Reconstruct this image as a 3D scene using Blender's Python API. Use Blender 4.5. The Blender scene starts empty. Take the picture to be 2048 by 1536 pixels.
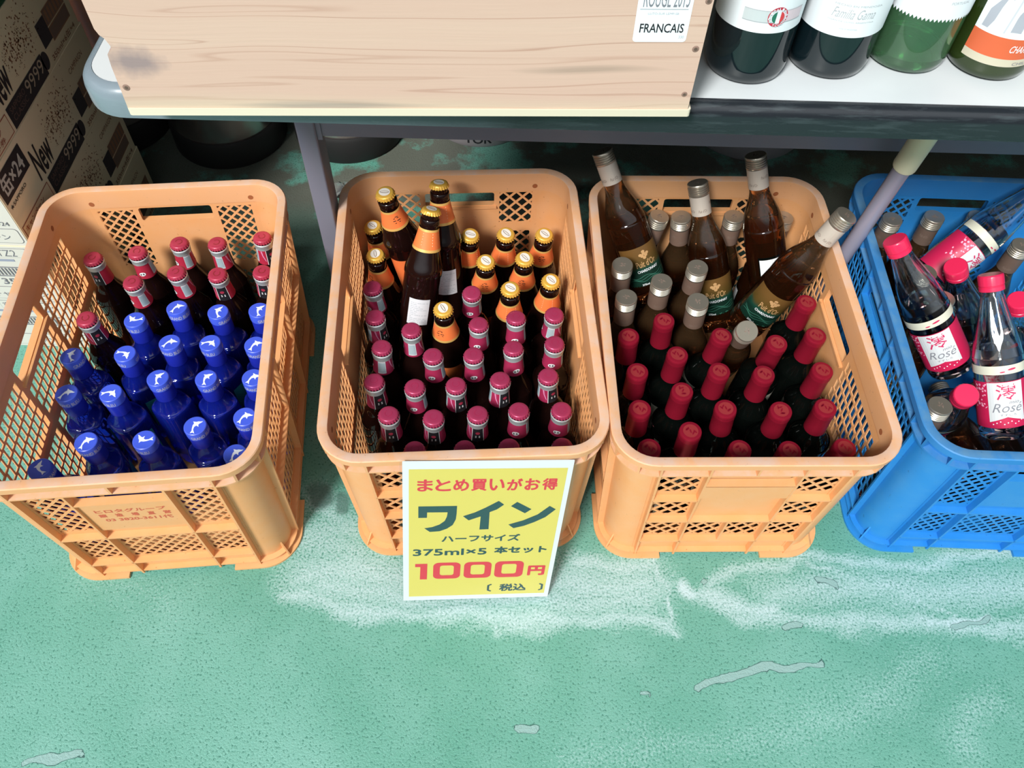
import bpy, bmesh, math, random
import numpy as np
from math import pi, sin, cos, radians, sqrt
from mathutils import Vector, Matrix, Quaternion, geometry

# ------------------------------------------------------------------ camera, sky, light
SC = bpy.context.scene
COL = SC.collection
CAM_F, CAM_P, CAM_R, CAM_H = 1628.6, 0.96380, 0.03221, 1.1649     # focal length in px of a 2048 px frame, pitch, roll, height
cd = bpy.data.cameras.new('camera'); cd.sensor_fit = 'HORIZONTAL'; cd.sensor_width = 36.0
cd.lens = CAM_F / 2048 * 36.0; cd.clip_start = 0.02; cd.clip_end = 60
cam = bpy.data.objects.new('camera', cd); COL.objects.link(cam)
_F = Vector((0, cos(CAM_P), -sin(CAM_P))); _R0 = Vector((1, 0, 0)); _U0 = Vector((0, sin(CAM_P), cos(CAM_P)))
_R = cos(CAM_R) * _R0 + sin(CAM_R) * _U0; _U = -sin(CAM_R) * _R0 + cos(CAM_R) * _U0
cam.matrix_world = Matrix(((_R.x, _U.x, -_F.x, 0), (_R.y, _U.y, -_F.y, 0), (_R.z, _U.z, -_F.z, CAM_H), (0, 0, 0, 1)))
SC.camera = cam

w = bpy.data.worlds.new('daylight'); SC.world = w; w.use_nodes = True
bg = w.node_tree.nodes['Background']; bg.inputs['Color'].default_value = (0.86, 0.95, 1.0, 1); bg.inputs['Strength'].default_value = 0.88
_tc = w.node_tree.nodes.new('ShaderNodeTexCoord'); _sx = w.node_tree.nodes.new('ShaderNodeSeparateXYZ'); _rp = w.node_tree.nodes.new('ShaderNodeValToRGB')
w.node_tree.links.new(_tc.outputs['Generated'], _sx.inputs[0]); w.node_tree.links.new(_sx.outputs[2], _rp.inputs[0]); w.node_tree.links.new(_rp.outputs[0], bg.inputs['Color'])
_e = _rp.color_ramp.elements                                        # street side: dark ground, dull facades, open bright sky
_e[0].position = 0.0; _e[0].color = (.10, .10, .10, 1); _e[1].position = 1.0; _e[1].color = (1.45, 1.56, 1.62, 1)
for _p, _c in ((.28, (.22, .23, .24, 1)), (.46, (1.35, 1.46, 1.54, 1))): _q = _e.new(_p); _q.color = _c
sd = bpy.data.lights.new('sun', 'SUN'); sd.energy = 4.7; sd.angle = radians(13); sd.color = (1.0, 0.985, 0.95)
sun = bpy.data.objects.new('sun', sd); COL.objects.link(sun)
_d = Vector((0.36, 0.68, -0.77)).normalized()                      # light travels right and inward from the open shop front
sun.rotation_euler = _d.to_track_quat('-Z', 'Y').to_euler()
vs = SC.view_settings
vs.view_transform = 'Standard'; vs.look = 'None'; vs.exposure = 0.0; vs.gamma = 1.0; vs.use_curve_mapping = False
SC.cycles.use_denoising = True
SC.cycles.max_bounces = 14; SC.cycles.transmission_bounces = 10; SC.cycles.transparent_max_bounces = 12
SC.cycles.caustics_reflective = False; SC.cycles.caustics_refractive = False

# ------------------------------------------------------------------ helpers
def s2l(c):
    if isinstance(c, str):
        c = [int(c[i:i + 2], 16) / 255 for i in (0, 2, 4)]
    return tuple(x / 12.92 if x <= 0.04045 else ((x + 0.055) / 1.055) ** 2.4 for x in c) + (1,)

MATS = {}
def mat(name, col, rough=0.5, metal=0.0, spec=0.5, trans=0.0, ior=1.45, sss=0.0, coat=0.0):
    if name in MATS: return MATS[name]
    m = bpy.data.materials.new(name); m.use_nodes = True
    b = m.node_tree.nodes['Principled BSDF']
    b.inputs['Base Color'].default_value = s2l(col) if isinstance(col, str) else tuple(col) + (1,)
    b.inputs['Roughness'].default_value = rough; b.inputs['Metallic'].default_value = metal
    b.inputs['Specular IOR Level'].default_value = spec
    b.inputs['Transmission Weight'].default_value = trans; b.inputs['IOR'].default_value = ior
    b.inputs['Subsurface Weight'].default_value = sss; b.inputs['Coat Weight'].default_value = coat
    if sss: b.inputs['Subsurface Radius'].default_value = (0.012, 0.005, 0.002)
    MATS[name] = m
    return m

class NT:
    """small node-tree writer"""
    def __init__(s, m): s.t = m.node_tree; s.b = s.t.nodes['Principled BSDF']
    def n(s, typ, **kw):
        x = s.t.nodes.new(typ)
        for k, v in kw.items():
            if k.startswith('i_'): x.inputs[k[2:].replace('_', ' ')].default_value = v
            else: setattr(x, k, v)
        return x
    def l(s, a, b): s.t.links.new(a, b)
    def noise(s, vec, scale, detail=2, rough=0.5):
        x = s.n('ShaderNodeTexNoise'); x.inputs['Scale'].default_value = scale; x.inputs['Detail'].default_value = detail
        x.inputs['Roughness'].default_value = rough
        if vec is not None: s.l(vec, x.inputs['Vector'])
        return x
    def ramp(s, fac, stops):
        x = s.n('ShaderNodeValToRGB'); e = x.color_ramp.elements
        while len(e) < len(stops): e.new(0.5)
        for q, (p, c) in zip(e, stops): q.position = p; q.color = c if len(c) == 4 else tuple(c) + (1,)
        s.l(fac, x.inputs[0]); return x
    def mix(s, fac, a, b, blend='MIX'):
        x = s.n('ShaderNodeMix', data_type='RGBA', blend_type=blend)
        for v, i in ((fac, 0), (a, 6), (b, 7)):
            if hasattr(v, 'links'): s.l(v, x.inputs[i])
            else: x.inputs[i].default_value = v
        return x.outputs[2]
    def math(s, op, a, b=0.0, clamp=False):
        x = s.n('ShaderNodeMath', operation=op, use_clamp=clamp)
        for i, v in enumerate((a, b)):
            if hasattr(v, 'links'): s.l(v, x.inputs[i])
            else: x.inputs[i].default_value = v
        return x.outputs[0]
    def bump(s, h, strength, dist):
        x = s.n('ShaderNodeBump'); x.inputs['Strength'].default_value = strength; x.inputs['Distance'].default_value = dist
        s.l(h, x.inputs['Height']); s.l(x.outputs[0], s.b.inputs['Normal'])

class MB:
    """collects vertices and faces, then links them as ONE mesh object"""
    def __init__(s): s.v = []; s.f = []; s.m = []; s.M = None
    def add(s, vs_, fs, m=0):
        o = len(s.v)
        s.v += [tuple(s.M @ Vector(q)) if s.M else tuple(q) for q in vs_]
        s.f += [tuple(i + o for i in f) for f in fs]; s.m += [m] * len(fs)
    def box(s, x0, x1, y0, y1, z0, z1, m=0, mp=None):
        q = [(x, y, z) for z in (z0, z1) for y in (y0, y1) for x in (x0, x1)]
        if mp: q = [mp(*p) for p in q]
        s.add(q, [(0, 2, 3, 1), (4, 5, 7, 6), (0, 1, 5, 4), (2, 6, 7, 3), (0, 4, 6, 2), (1, 3, 7, 5)], m)
    def prism(s, poly, w0, w1, m=0, mp=None):
        """convex or concave polygon (u, v) between depths w0 and w1; mp(u, v, w)"""
        mp = mp or (lambda u, v, w: (u, v, w)); n = len(poly)
        s.add([mp(u, v, w0) for u, v in poly] + [mp(u, v, w1) for u, v in poly],
              [tuple(range(n))[::-1], tuple(range(n, 2 * n))] + [(i, (i + 1) % n, n + (i + 1) % n, n + i) for i in range(n)], m)
    def lathe(s, prof, n=32, m=0, rfun=None):
        rings = []; vs_ = []; fs = []
        for r, z in prof:
            if r < 1e-6: rings.append([len(vs_)]); vs_.append((0, 0, z))
            else:
                rings.append(list(range(len(vs_), len(vs_) + n)))
                for i in range(n):
                    a = 2 * pi * i / n; q = rfun(r, z, a) if rfun else r
                    vs_.append((q * cos(a), q * sin(a), z))
        for A, B in zip(rings, rings[1:]):
            for i in range(n):
                j = (i + 1) % n
                if len(A) == 1 and len(B) > 1: fs.append((A[0], B[j], B[i]))
                elif len(B) == 1 and len(A) > 1: fs.append((A[i], A[j], B[0]))
                elif len(A) > 1: fs.append((A[i], A[j], B[j], B[i]))
        s.add(vs_, fs, m)
    def grid(s, fn, nu, nv, m=0, close_u=False):
        vs_ = [fn(i / nu, j / nv) for j in range(nv + 1) for i in range(nu + 1)]
        s.add(vs_, [(j * (nu + 1) + i, j * (nu + 1) + i + 1, (j + 1) * (nu + 1) + i + 1, (j + 1) * (nu + 1) + i) for j in range(nv) for i in range(nu)], m)
    def loft(s, rings, m=0, closed_profile=True):
        """rings: list of equal-length closed loops of points"""
        n = len(rings[0]); vs_ = [p for r in rings for p in r]; fs = []
        K = len(rings)
        for k in range(K if closed_profile else K - 1):
            a, b = k * n, ((k + 1) % K) * n
            fs += [(a + i, a + (i + 1) % n, b + (i + 1) % n, b + i) for i in range(n)]
        s.add(vs_, fs, m)
    def tube(s, p0, p1, r0, r1=None, n=20, m=0):
        r1 = r0 if r1 is None else r1
        p0 = Vector(p0); p1 = Vector(p1); q = (p1 - p0).to_track_quat('Z', 'Y'); L = (p1 - p0).length
        old = s.M; s.M = (old or Matrix()) @ Matrix.Translation(p0) @ q.to_matrix().to_4x4()
        s.lathe([(0, 0), (r0, 0), (r1, L), (0, L)], n, m); s.M = old
    def flat(s, poly, mp, m=0, holes=()):
        """filled 2-D polygon mapped by mp(u, v)"""
        vs_, fs = tri2d(poly, holes); s.add([mp(*q) for q in vs_], fs, m)
    def plate(s, outline, holes, w0, w1, mp, m=0):
        """perforated plate: outline with holes, from depth w0 to w1"""
        vs_, fs = tri2d(outline, holes); n = len(vs_)
        s.add([mp(u, v, w0) for u, v in vs_] + [mp(u, v, w1) for u, v in vs_],
              [f[::-1] for f in fs] + [tuple(i + n for i in f) for f in fs], m)
        for lp in [outline] + list(holes):
            k = len(lp)
            s.add([mp(u, v, w0) for u, v in lp] + [mp(u, v, w1) for u, v in lp], [(i, (i + 1) % k, k + (i + 1) % k, k + i) for i in range(k)], m)
    def build(s, name, mats, parent=None, smooth=35):
        me = bpy.data.meshes.new(name); me.from_pydata(s.v, [], s.f)
        mats = mats if isinstance(mats, (list, tuple)) else [mats]
        for q in mats: me.materials.append(q)
        if len(mats) > 1: me.polygons.foreach_set('material_index', s.m)
        bm = bmesh.new(); bm.from_mesh(me); bmesh.ops.recalc_face_normals(bm, faces=bm.faces); bm.to_mesh(me); bm.free()
        if smooth:
            me.polygons.foreach_set('use_smooth', [True] * len(me.polygons)); me.set_sharp_from_angle(angle=radians(smooth))
        me.update()
        o = bpy.data.objects.new(name, me); COL.objects.link(o)
        if parent: o.parent = parent
        return o

def tri2d(outline, holes=()):
    vs_ = []; fs = []
    for lp in [outline] + list(holes):
        if sum(lp[i - 1][0] * lp[i][1] - lp[i][0] * lp[i - 1][1] for i in range(len(lp))) < 0: lp = lp[::-1]
        o = len(vs_); k = len(lp); vs_ += [Vector(q) for q in lp]; fs.append(tuple(range(o, o + k)))
    r = geometry.delaunay_2d_cdt(vs_, [], fs, 1, 1e-7)
    return [tuple(q) for q in r[0]], [tuple(f) for f, g in zip(r[2], r[5]) if list(g) == [0]]

def clip(poly, x0, x1, y0, y1):
    def cut(P, f, g):
        out = []
        for i in range(len(P)):
            a, b = P[i - 1], P[i]; fa, fb = f(a), f(b)
            if fa >= 0: out.append(a) if not (out and out[-1] == a) else None
            if fa * fb < 0: t = fa / (fa - fb); out.append((a[0] + t * (b[0] - a[0]), a[1] + t * (b[1] - a[1])))
        return out
    for f in (lambda p: p[0] - x0, lambda p: x1 - p[0], lambda p: p[1] - y0, lambda p: y1 - p[1]):
        poly = cut(poly, f, None)
        if len(poly) < 3: return None
    a = abs(sum(poly[i - 1][0] * poly[i][1] - poly[i][0] * poly[i - 1][1] for i in range(len(poly)))) / 2
    return poly if a > 4e-6 else None

def rrect(hw, hl, r, n=8):
    out = []
    for cx, cy, a0 in ((hw - r, hl - r, 0), (-hw + r, hl - r, pi / 2), (-hw + r, -hl + r, pi), (hw - r, -hl + r, 1.5 * pi)):
        out += [(cx + r * cos(a0 + pi / 2 * i / n), cy + r * sin(a0 + pi / 2 * i / n)) for i in range(n + 1)]
    return out
def rr(x0, x1, y0, y1, r, n=5):
    return [((x0 + x1) / 2 + a, (y0 + y1) / 2 + b) for a, b in rrect((x1 - x0) / 2, (y1 - y0) / 2, r, n)]
def ell(cx, cy, a, b, n=24, rot=0.0):
    return [(cx + a * cos(t) * cos(rot) - b * sin(t) * sin(rot), cy + a * cos(t) * sin(rot) + b * sin(t) * cos(rot)) for t in (2 * pi * i / n for i in range(n))]
def rect(x0, x1, y0, y1): return [(x0, y0), (x1, y0), (x1, y1), (x0, y1)]
def crom(pts, k=5):
    P = [pts[0]] + list(pts) + [pts[-1]]; out = []
    for i in range(1, len(P) - 2):
        for j in range(k):
            t = j / k
            out.append(tuple(0.5 * (2 * P[i][d] + (P[i + 1][d] - P[i - 1][d]) * t + (2 * P[i - 1][d] - 5 * P[i][d] + 4 * P[i + 1][d] - P[i + 2][d]) * t * t + (3 * P[i][d] - P[i - 1][d] - 3 * P[i + 1][d] + P[i + 2][d]) * t ** 3) for d in (0, 1)))
    return out + [tuple(pts[-1])]

_TXT = {}
def text2d(t, bold=0.0, shear=0.0, spacing=1.0):
    key = (t, bold, shear, spacing)
    if key not in _TXT:
        cu = bpy.data.curves.new('t', 'FONT'); cu.body = t; cu.size = 1; cu.offset = bold; cu.shear = shear; cu.resolution_u = 3; cu.space_character = spacing
        o = bpy.data.objects.new('t', cu); COL.objects.link(o)
        dg = bpy.context.evaluated_depsgraph_get(); dg.update()
        me = bpy.data.meshes.new_from_object(o.evaluated_get(dg))
        _TXT[key] = ([(v.co.x, v.co.y) for v in me.vertices], [tuple(p.vertices) for p in me.polygons])
        bpy.data.objects.remove(o); bpy.data.meshes.remove(me); bpy.data.curves.remove(cu)
    return _TXT[key]
def fat_text(mb, t, x0, x1, y0, y1, mp, m, fat):
    """heavier lettering: the same glyphs laid down several times a hair apart"""
    for i, (dx, dy) in enumerate(((-1, 0), (1, 0), (0, -1), (0, 1), (-.7, -.7), (.7, .7), (.7, -.7), (-.7, .7))):
        put_text(mb, t, x0 + fat + dx * fat, x1 - fat + dx * fat, y0 + fat + dy * fat, y1 - fat + dy * fat, lambda u, v, q=i: tuple(Vector(mp(u, v)) + Vector((0, 0, q * 1e-5))), m)
def put_text(mb, t, x0, x1, y0, y1, mp, m=0, bold=0.0, shear=0.0, spacing=1.0):
    """text fitted exactly into the box (x0..x1, y0..y1) of the label plane"""
    V, Fc = text2d(t, bold, shear, spacing)
    if not V: return
    ax, bx = min(p[0] for p in V), max(p[0] for p in V); ay, by = min(p[1] for p in V), max(p[1] for p in V)
    mb.add([mp(x0 + (p[0] - ax) / max(bx - ax, 1e-6) * (x1 - x0), y0 + (p[1] - ay) / max(by - ay, 1e-6) * (y1 - y0)) for p in V], Fc, m)
def flatmap(o, X, Y, off=0.0):
    o = Vector(o); X = Vector(X).normalized(); Y = Vector(Y).normalized(); N = X.cross(Y)
    return lambda u, v: tuple(o + u * X + v * Y + off * N)
def cylmap(rf, a0, z0, off):
    """wraps (u, v) round the axis: u is arc length, v is height; rf(z) gives the radius"""
    def f(u, v):
        r = rf(z0 + v); a = a0 + u / max(rf(z0), 1e-4); q = r + off
        return (q * cos(a), q * sin(a), z0 + v)
    return f
def cylpatch(mb, rf, a0, a1, z0, z1, off, m=0, nu=16, nv=3):
    mb.grid(lambda u, v: ((rf(z0 + (z1 - z0) * v) + off) * cos(a0 + (a1 - a0) * u), (rf(z0 + (z1 - z0) * v) + off) * sin(a0 + (a1 - a0) * u), z0 + (z1 - z0) * v), nu, nv, m)
def profr(prof):
    P = sorted((z, r) for r, z in prof if r > 1e-6); zs = [p[0] for p in P]; rs = [p[1] for p in P]
    return lambda z: float(np.interp(z, zs, rs))

def thing(name, label, cat, loc=(0, 0, 0), rotz=0.0, group=None):
    o = bpy.data.objects.new(name, None); COL.objects.link(o); o.empty_display_size = 0.02
    o.location = loc; o.rotation_euler = (0, 0, rotz); tag(o, label, cat, group)
    return o
def tag(o, label=None, cat=None, group=None, kind=None):
    for k, v in (('label', label), ('category', cat), ('group', group), ('kind', kind)):
        if v: o[k] = v
    return o
def copy_tree(o, parent=None):
    c = o.copy(); COL.objects.link(c)
    if parent: c.parent = parent
    for ch in KIDS.get(o.name, ()): copy_tree(ch, c)
    return c
KIDS = {}
def index_kids():
    KIDS.clear()
    for o in bpy.data.objects:
        if o.parent: KIDS.setdefault(o.parent.name, []).append(o)
def aim(o, base, cap, rot):
    b = Vector(base); ax = (Vector(cap) - b).normalized()
    q = Vector((0, 0, 1)).rotation_difference(ax) @ Quaternion((0, 0, 1), rot)
    o.location = b; o.rotation_euler = q.to_euler()

# ------------------------------------------------------------------ materials
def plastic(name, base, worn, scuff, wear, glow, upward=False):
    """moulded polyethylene: scuffed, a little light shines through the thin walls; on the rim the wear sits on the upward faces"""
    m = mat(name, base, rough=0.42); t = NT(m); co = t.n('ShaderNodeTexCoord').outputs['Object']
    n1 = t.noise(co, 26, 4, 0.65); n2 = t.noise(co, 150, 3, 0.7); n3 = t.noise(co, 9, 2)
    k = t.math('MULTIPLY', t.ramp(n1.outputs[0], [(0.40, (0, 0, 0)), (0.66, (1, 1, 1))]).outputs[0], wear)
    if upward:
        g = t.n('ShaderNodeNewGeometry'); sx = t.n('ShaderNodeSeparateXYZ'); t.l(g.outputs['Normal'], sx.inputs[0])
        k = t.math('MULTIPLY', t.math('ADD', t.math('MULTIPLY', k, .75), .22), t.ramp(sx.outputs[2], [(.3, (.08, .08, .08)), (.8, (1, 1, 1))]).outputs[0])
    c = t.mix(t.ramp(n3.outputs[0], [(0.35, (0, 0, 0)), (0.75, (0.15, 0.15, 0.15))]).outputs[0], s2l(base), s2l(worn))
    c = t.mix(k, c, s2l(worn))
    c = t.mix(t.ramp(n2.outputs[0], [(0.665, (0, 0, 0)), (0.75, (0.7, 0.7, 0.7))]).outputs[0], c, s2l(scuff))
    t.l(c, t.b.inputs['Base Color']); t.bump(n2.outputs[0], 0.06, 0.001)
    tr = t.n('ShaderNodeBsdfTranslucent'); tr.inputs['Color'].default_value = glow; mx = t.n('ShaderNodeMixShader'); mx.inputs[0].default_value = 0.19
    out = t.t.nodes['Material Output']; t.l(t.b.outputs[0], mx.inputs[1]); t.l(tr.outputs[0], mx.inputs[2]); t.l(mx.outputs[0], out.inputs['Surface'])
    return m
OR_BODY = plastic('orange_plastic', 'EEAE72', 'EDBF93', 'A8673A', 0.30, (.95, .36, .07, 1))
OR_RIM = plastic('orange_plastic_worn', 'EEB27A', 'DFC4B2', '94705F', 0.9, (.95, .36, .07, 1), True)
BL_BODY = plastic('blue_plastic', '2A8AD6', '4E9BD6', '1C4F80', 0.30, (.05, .35, .85, 1))
BL_RIM = plastic('blue_plastic_worn', '2C86D0', '6C9CBE', '35587A', 0.8, (.05, .35, .85, 1), True)
PINHOLE_SHADE = mat('pinhole_shade', '9C5A34', .7)  # recess shade painted as a dark flat disc
PRINT_RED = mat('crate_print', 'C25A42', 0.6)

def floor_mat():
    m = mat('painted_concrete', '6FB39A', 0.55); t = NT(m); co = t.n('ShaderNodeTexCoord').outputs['Object']
    fine = t.noise(co, 620, 2, 0.7); mid = t.noise(co, 300, 2, 0.5); big = t.noise(co, 2.6, 3, 0.55); veil = t.noise(co, 9, 4, 0.6)
    c = t.mix(t.ramp(big.outputs[0], [(0.3, (0, 0, 0)), (0.75, (1, 1, 1))]).outputs[0], s2l('54917F'), s2l('70A698'))
    c = t.mix(t.math('MULTIPLY', t.ramp(veil.outputs[0], [(0.45, (0, 0, 0)), (0.8, (1, 1, 1))]).outputs[0], 0.35), c, s2l('8DB9B2'))
    c = t.mix(t.ramp(mid.outputs[0], [(0.33, (.95, .95, .95)), (0.43, (0, 0, 0))]).outputs[0], c, s2l('3A7465'))
    c = t.mix(t.ramp(fine.outputs[0], [(0.60, (0, 0, 0)), (0.74, (0.6, 0.6, 0.6))]).outputs[0], c, s2l('8FBDB2'))
    at = t.n('ShaderNodeAttribute', attribute_name='wear').outputs['Fac']
    g = t.math('ADD', at, t.math('MULTIPLY', t.math('SUBTRACT', mid.outputs[0], 0.5), 1.2))
    g = t.math('ADD', g, t.math('MULTIPLY', t.math('SUBTRACT', fine.outputs[0], 0.5), 0.8))
    wf = t.math('MULTIPLY', t.ramp(g, [(0.30, (0, 0, 0)), (1.05, (0.85, 0.85, 0.85))]).outputs[0], 1.0)
    c = t.mix(wf, c, s2l('BCD0D6'))
    ch = t.n('ShaderNodeAttribute', attribute_name='chip').outputs['Fac']
    cg = t.math('ADD', ch, t.math('MULTIPLY', t.math('SUBTRACT', t.noise(co, 45, 4).outputs[0], 0.5), 1.3))
    c = t.mix(t.ramp(cg, [(0.38, (0, 0, 0)), (0.44, (.9, .9, .9)), (0.50, (.9, .9, .9)), (0.55, (0, 0, 0))]).outputs[0], c, s2l('2F4E4C'))
    c = t.mix(t.ramp(cg, [(0.50, (0, 0, 0)), (0.55, (1, 1, 1))]).outputs[0], c, s2l('84A6A2'))
    # patches of brown grime, kept under the table to put its shade into the colour
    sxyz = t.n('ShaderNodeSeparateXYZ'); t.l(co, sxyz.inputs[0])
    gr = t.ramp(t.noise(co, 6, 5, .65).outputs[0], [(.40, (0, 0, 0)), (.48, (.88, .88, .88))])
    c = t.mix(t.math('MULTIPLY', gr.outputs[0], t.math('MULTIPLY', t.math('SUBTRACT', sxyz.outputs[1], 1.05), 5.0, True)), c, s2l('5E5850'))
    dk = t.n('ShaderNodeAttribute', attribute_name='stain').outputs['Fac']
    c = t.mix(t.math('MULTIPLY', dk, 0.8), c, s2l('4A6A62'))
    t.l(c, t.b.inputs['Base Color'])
    rg = t.ramp(mid.outputs[0], [(0.3, (0.55, 0.55, 0.55)), (0.7, (0.30, 0.30, 0.30))]); t.l(rg.outputs[0], t.b.inputs['Roughness'])
    h = t.math('ADD', t.math('MULTIPLY', mid.outputs[0], 1.0), t.math('MULTIPLY', fine.outputs[0], 0.6))
    t.bump(h, 0.40, 0.0025)
    return m

def build_floor():
    xs = np.concatenate(([-4, -2.4, -1.4], np.arange(-1.2, 1.401, 0.004), [1.6, 2.6, 4])); ys = np.concatenate(([-3.0, -1.2, 0.0], np.arange(0.14, 0.70, 0.004), [0.8, 1.2, 1.8, 2.6]))
    X, Y = np.meshgrid(xs, ys); nx, ny = len(xs), len(ys)
    co = np.stack([X, Y, np.zeros_like(X)], -1).reshape(-1, 3)
    i = np.arange((nx - 1) * (ny - 1)); a = (i // (nx - 1)) * nx + i % (nx - 1)
    quads = np.stack([a, a + 1, a + nx + 1, a + nx], 1)
    me = bpy.data.meshes.new('floor'); me.vertices.add(len(co)); me.vertices.foreach_set('co', co.ravel())
    me.loops.add(len(quads) * 4); me.loops.foreach_set('vertex_index', quads.ravel().astype(np.int32))
    me.polygons.add(len(quads)); me.polygons.foreach_set('loop_start', (np.arange(len(quads)) * 4).astype(np.int32))
    me.update(calc_edges=True)
    P = co[:, :2].copy(); q = co[:, :2]                                  # ragged outlines
    for f, s in ((31, .006), (67, .0035), (149, .0022)):
        P[:, 0] += s * np.sin(f * q[:, 1] + 1.7 * np.sin(f * .6 * q[:, 0])); P[:, 1] += s * np.sin(f * q[:, 0] * .8 + 2.1 * np.sin(f * .7 * q[:, 1] + 1))
    def seg(pts, r):
        d = np.full(len(P), 9.0)
        for p, q in zip(pts, pts[1:] if len(pts) > 1 else pts):
            p = np.array(p); q = np.array(q); e = q - p; L = max(e @ e, 1e-9); t = np.clip(((P - p) @ e) / L, 0, 1)
            d = np.minimum(d, np.linalg.norm(P - (p + t[:, None] * e), axis=1))
        return np.clip(1 - d / r, 0, 1)
    # chalky worn patches where crates have been dragged, chips in the paint, damp spots
    wear = np.zeros(len(P))
    def W(pts, r, k):
        np.maximum(wear, seg(pts, r) ** 0.7 * k, out=wear)
    W([(-.314, .415), (-.224, .402), (-.115, .398), (-.017, .397), (.103, .402), (.233, .392)], .026, .78)
    W([(-.10, .398), (-.017, .394), (.09, .40)], 0.034, .84); W([(.231, .492), (.241, .38)], .006, .9)
    W([(-.03, .40), (-.02, .375)], .014, .8)
    W([(-.292, .451), (-.19, .455), (-.08, .435), (.104, .452), (.21, .452)], .075, .74); W([(-.27, .43), (-.15, .425), (.02, .42), (.20, .43)], .05, .72)
    W([(-.30, .574), (-.243, .525), (-.316, .506), (-.224, .48), (-.25, .46)], .06, .62)
    W([(.10, .487), (.22, .482)], .03, .78)
    W([(.26, .447), (.277, .433)], .016, 1.1); W([(.277, .431), (.33, .468), (.37, .489), (.448, .501), (.598, .495), (.70, .512), (.80, .524)], .022, .70)
    W([(.33, .425), (.345, .415), (.431, .406), (.503, .401), (.602, .419), (.649, .4), (.756, .398), (.82, .40)], .026, .72)
    W([(.29, .432), (.345, .43), (.40, .42)], .028, .85)
    W([(.402, .451), (.552, .456), (.703, .461), (.82, .46)], .062, .66)
    W([(.62, .41), (.719, .416)], .012, .95); W([(.45, .49), (.60, .45), (.66, .42)], .004, .8)
    W([(.42, .26), (.52, .30), (.60, .35)], .07, .40); W([(-.62, .45), (-.50, .40)], .06, .3)
    W([(.10, .21), (.40, .25)], .05, .36); W([(.62, .25), (.68, .30)], .05, .42)
    chip = np.zeros(len(P))
    def Cc(pts, r): np.maximum(chip, seg(pts, r) ** 0.6 * 1.05, out=chip)
    Cc([(.279, .311), (.32, .318), (.361, .326)], .0095); Cc([(.361, .328), (.41, .338), (.449, .346)], .006)
    Cc([(.026, .248), (.044, .252)], .009); Cc([(-.616, .186), (-.582, .191), (-.544, .196)], .006)
    Cc([(.417, .39), (.433, .393)], .008); Cc([(.468, .465), (.501, .46)], .008); Cc([(.649, .404), (.719, .416)], .007); Cc([(.297, .459), (.299, .46)], .006)
    Cc([(.197, .295), (.211, .297)], .004); Cc([(.695, .2), (.70, .204)], .007)
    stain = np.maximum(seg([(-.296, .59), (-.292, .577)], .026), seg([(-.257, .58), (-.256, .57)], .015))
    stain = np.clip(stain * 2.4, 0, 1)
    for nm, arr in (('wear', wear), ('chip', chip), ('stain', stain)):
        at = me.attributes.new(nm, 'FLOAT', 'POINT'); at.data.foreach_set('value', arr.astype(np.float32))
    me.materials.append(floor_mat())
    o = bpy.data.objects.new('floor', me); COL.objects.link(o); tag(o, 'green painted concrete floor with chalky worn patches', None, None, 'structure')
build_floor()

def shell():
    wm = mat('dim_wall', (.05, .045, .042), 0.9); b = MB(); b.box(-3, 3, 1.78, 1.88, 0, 2.2); tag(b.build('wall_back', wm, smooth=0), None, None, None, 'structure')
    b = MB(); b.box(-3, 3, -0.10, 1.90, 2.2, 2.3); tag(b.build('ceiling', mat('ceiling_paint', (.22, .21, .20), 0.9), smooth=0), None, None, None, 'structure')
    b = MB(); b.box(1.85, 1.95, 0.60, 1.78, 0, 2.2); tag(b.build('wall_right', wm, smooth=0), None, None, None, 'structure')
    b = MB(); b.box(-1.13, -1.03, 0.80, 1.78, 0, 2.2); tag(b.build('added_wall_left', wm, smooth=0), None, None, None, 'structure')  # unseen wall added to stop sun leaking in under the table from the left
shell()

# ------------------------------------------------------------------ crates
CW, CL, CH, TAP, CR = 0.365, 0.52, 0.305, 0.0130, 0.055
def taper(x, y, z):
    k = 1 - z / CH
    return (x * (1 - TAP / (CW / 2) * k), y * (1 - TAP / (CL / 2) * k), z)
def ring(off, z, n=9): return [taper(x, y, z) for x, y in rrect(CW / 2 - off, CL / 2 - off, CR - off, n)]
def diamonds(x0, x1, y0, y1, p, bar):
    out = []; h = (p - bar * sqrt(2)) / 2; n = int(0.3 / p) + 2
    for i in range(-n, n):
        for j in range(-n, n):
            cx = (x0 + x1) / 2 + (i + j) * p / 2; cy = (y0 + y1) / 2 + (i - j) * p / 2
            if cx < x0 - p or cx > x1 + p or cy < y0 - p or cy > y1 + p: continue
            q = clip([(cx - h, cy), (cx, cy - h), (cx + h, cy), (cx, cy + h)], x0, x1, y0, y1)
            if q: out.append(q)
    return out
def slots(x0, x1, y0, y1, px, py, sw, sh):
    out = []; nx = int((x1 - x0) / px); ny = int((y1 - y0) / py)
    gx = x0 + ((x1 - x0) - (nx - 1) * px) / 2; gy = y0 + ((y1 - y0) - (ny - 1) * py) / 2
    for j in range(ny):
        for i in range(nx):
            cx = gx + i * px; cy = gy + j * py; k = sh * 0.10
            out.append([(cx - sw / 2 - k, cy - sh / 2), (cx + sw / 2 - k, cy - sh / 2), (cx + sw / 2 + k, cy + sh / 2), (cx - sw / 2 + k, cy + sh / 2)])
    return out
WIN, WOUT = 0.0135, 0.0119
def endmap(sgn):      # u to the right as seen from outside the front (sgn -1) or back (+1); w = depth below the rim edge
    return lambda u, v, w: taper(u * -sgn, sgn * (CL / 2 - w), v)
def sidemap(sgn):
    return lambda u, v, w: taper(sgn * (CW / 2 - w), u, v)

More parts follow.
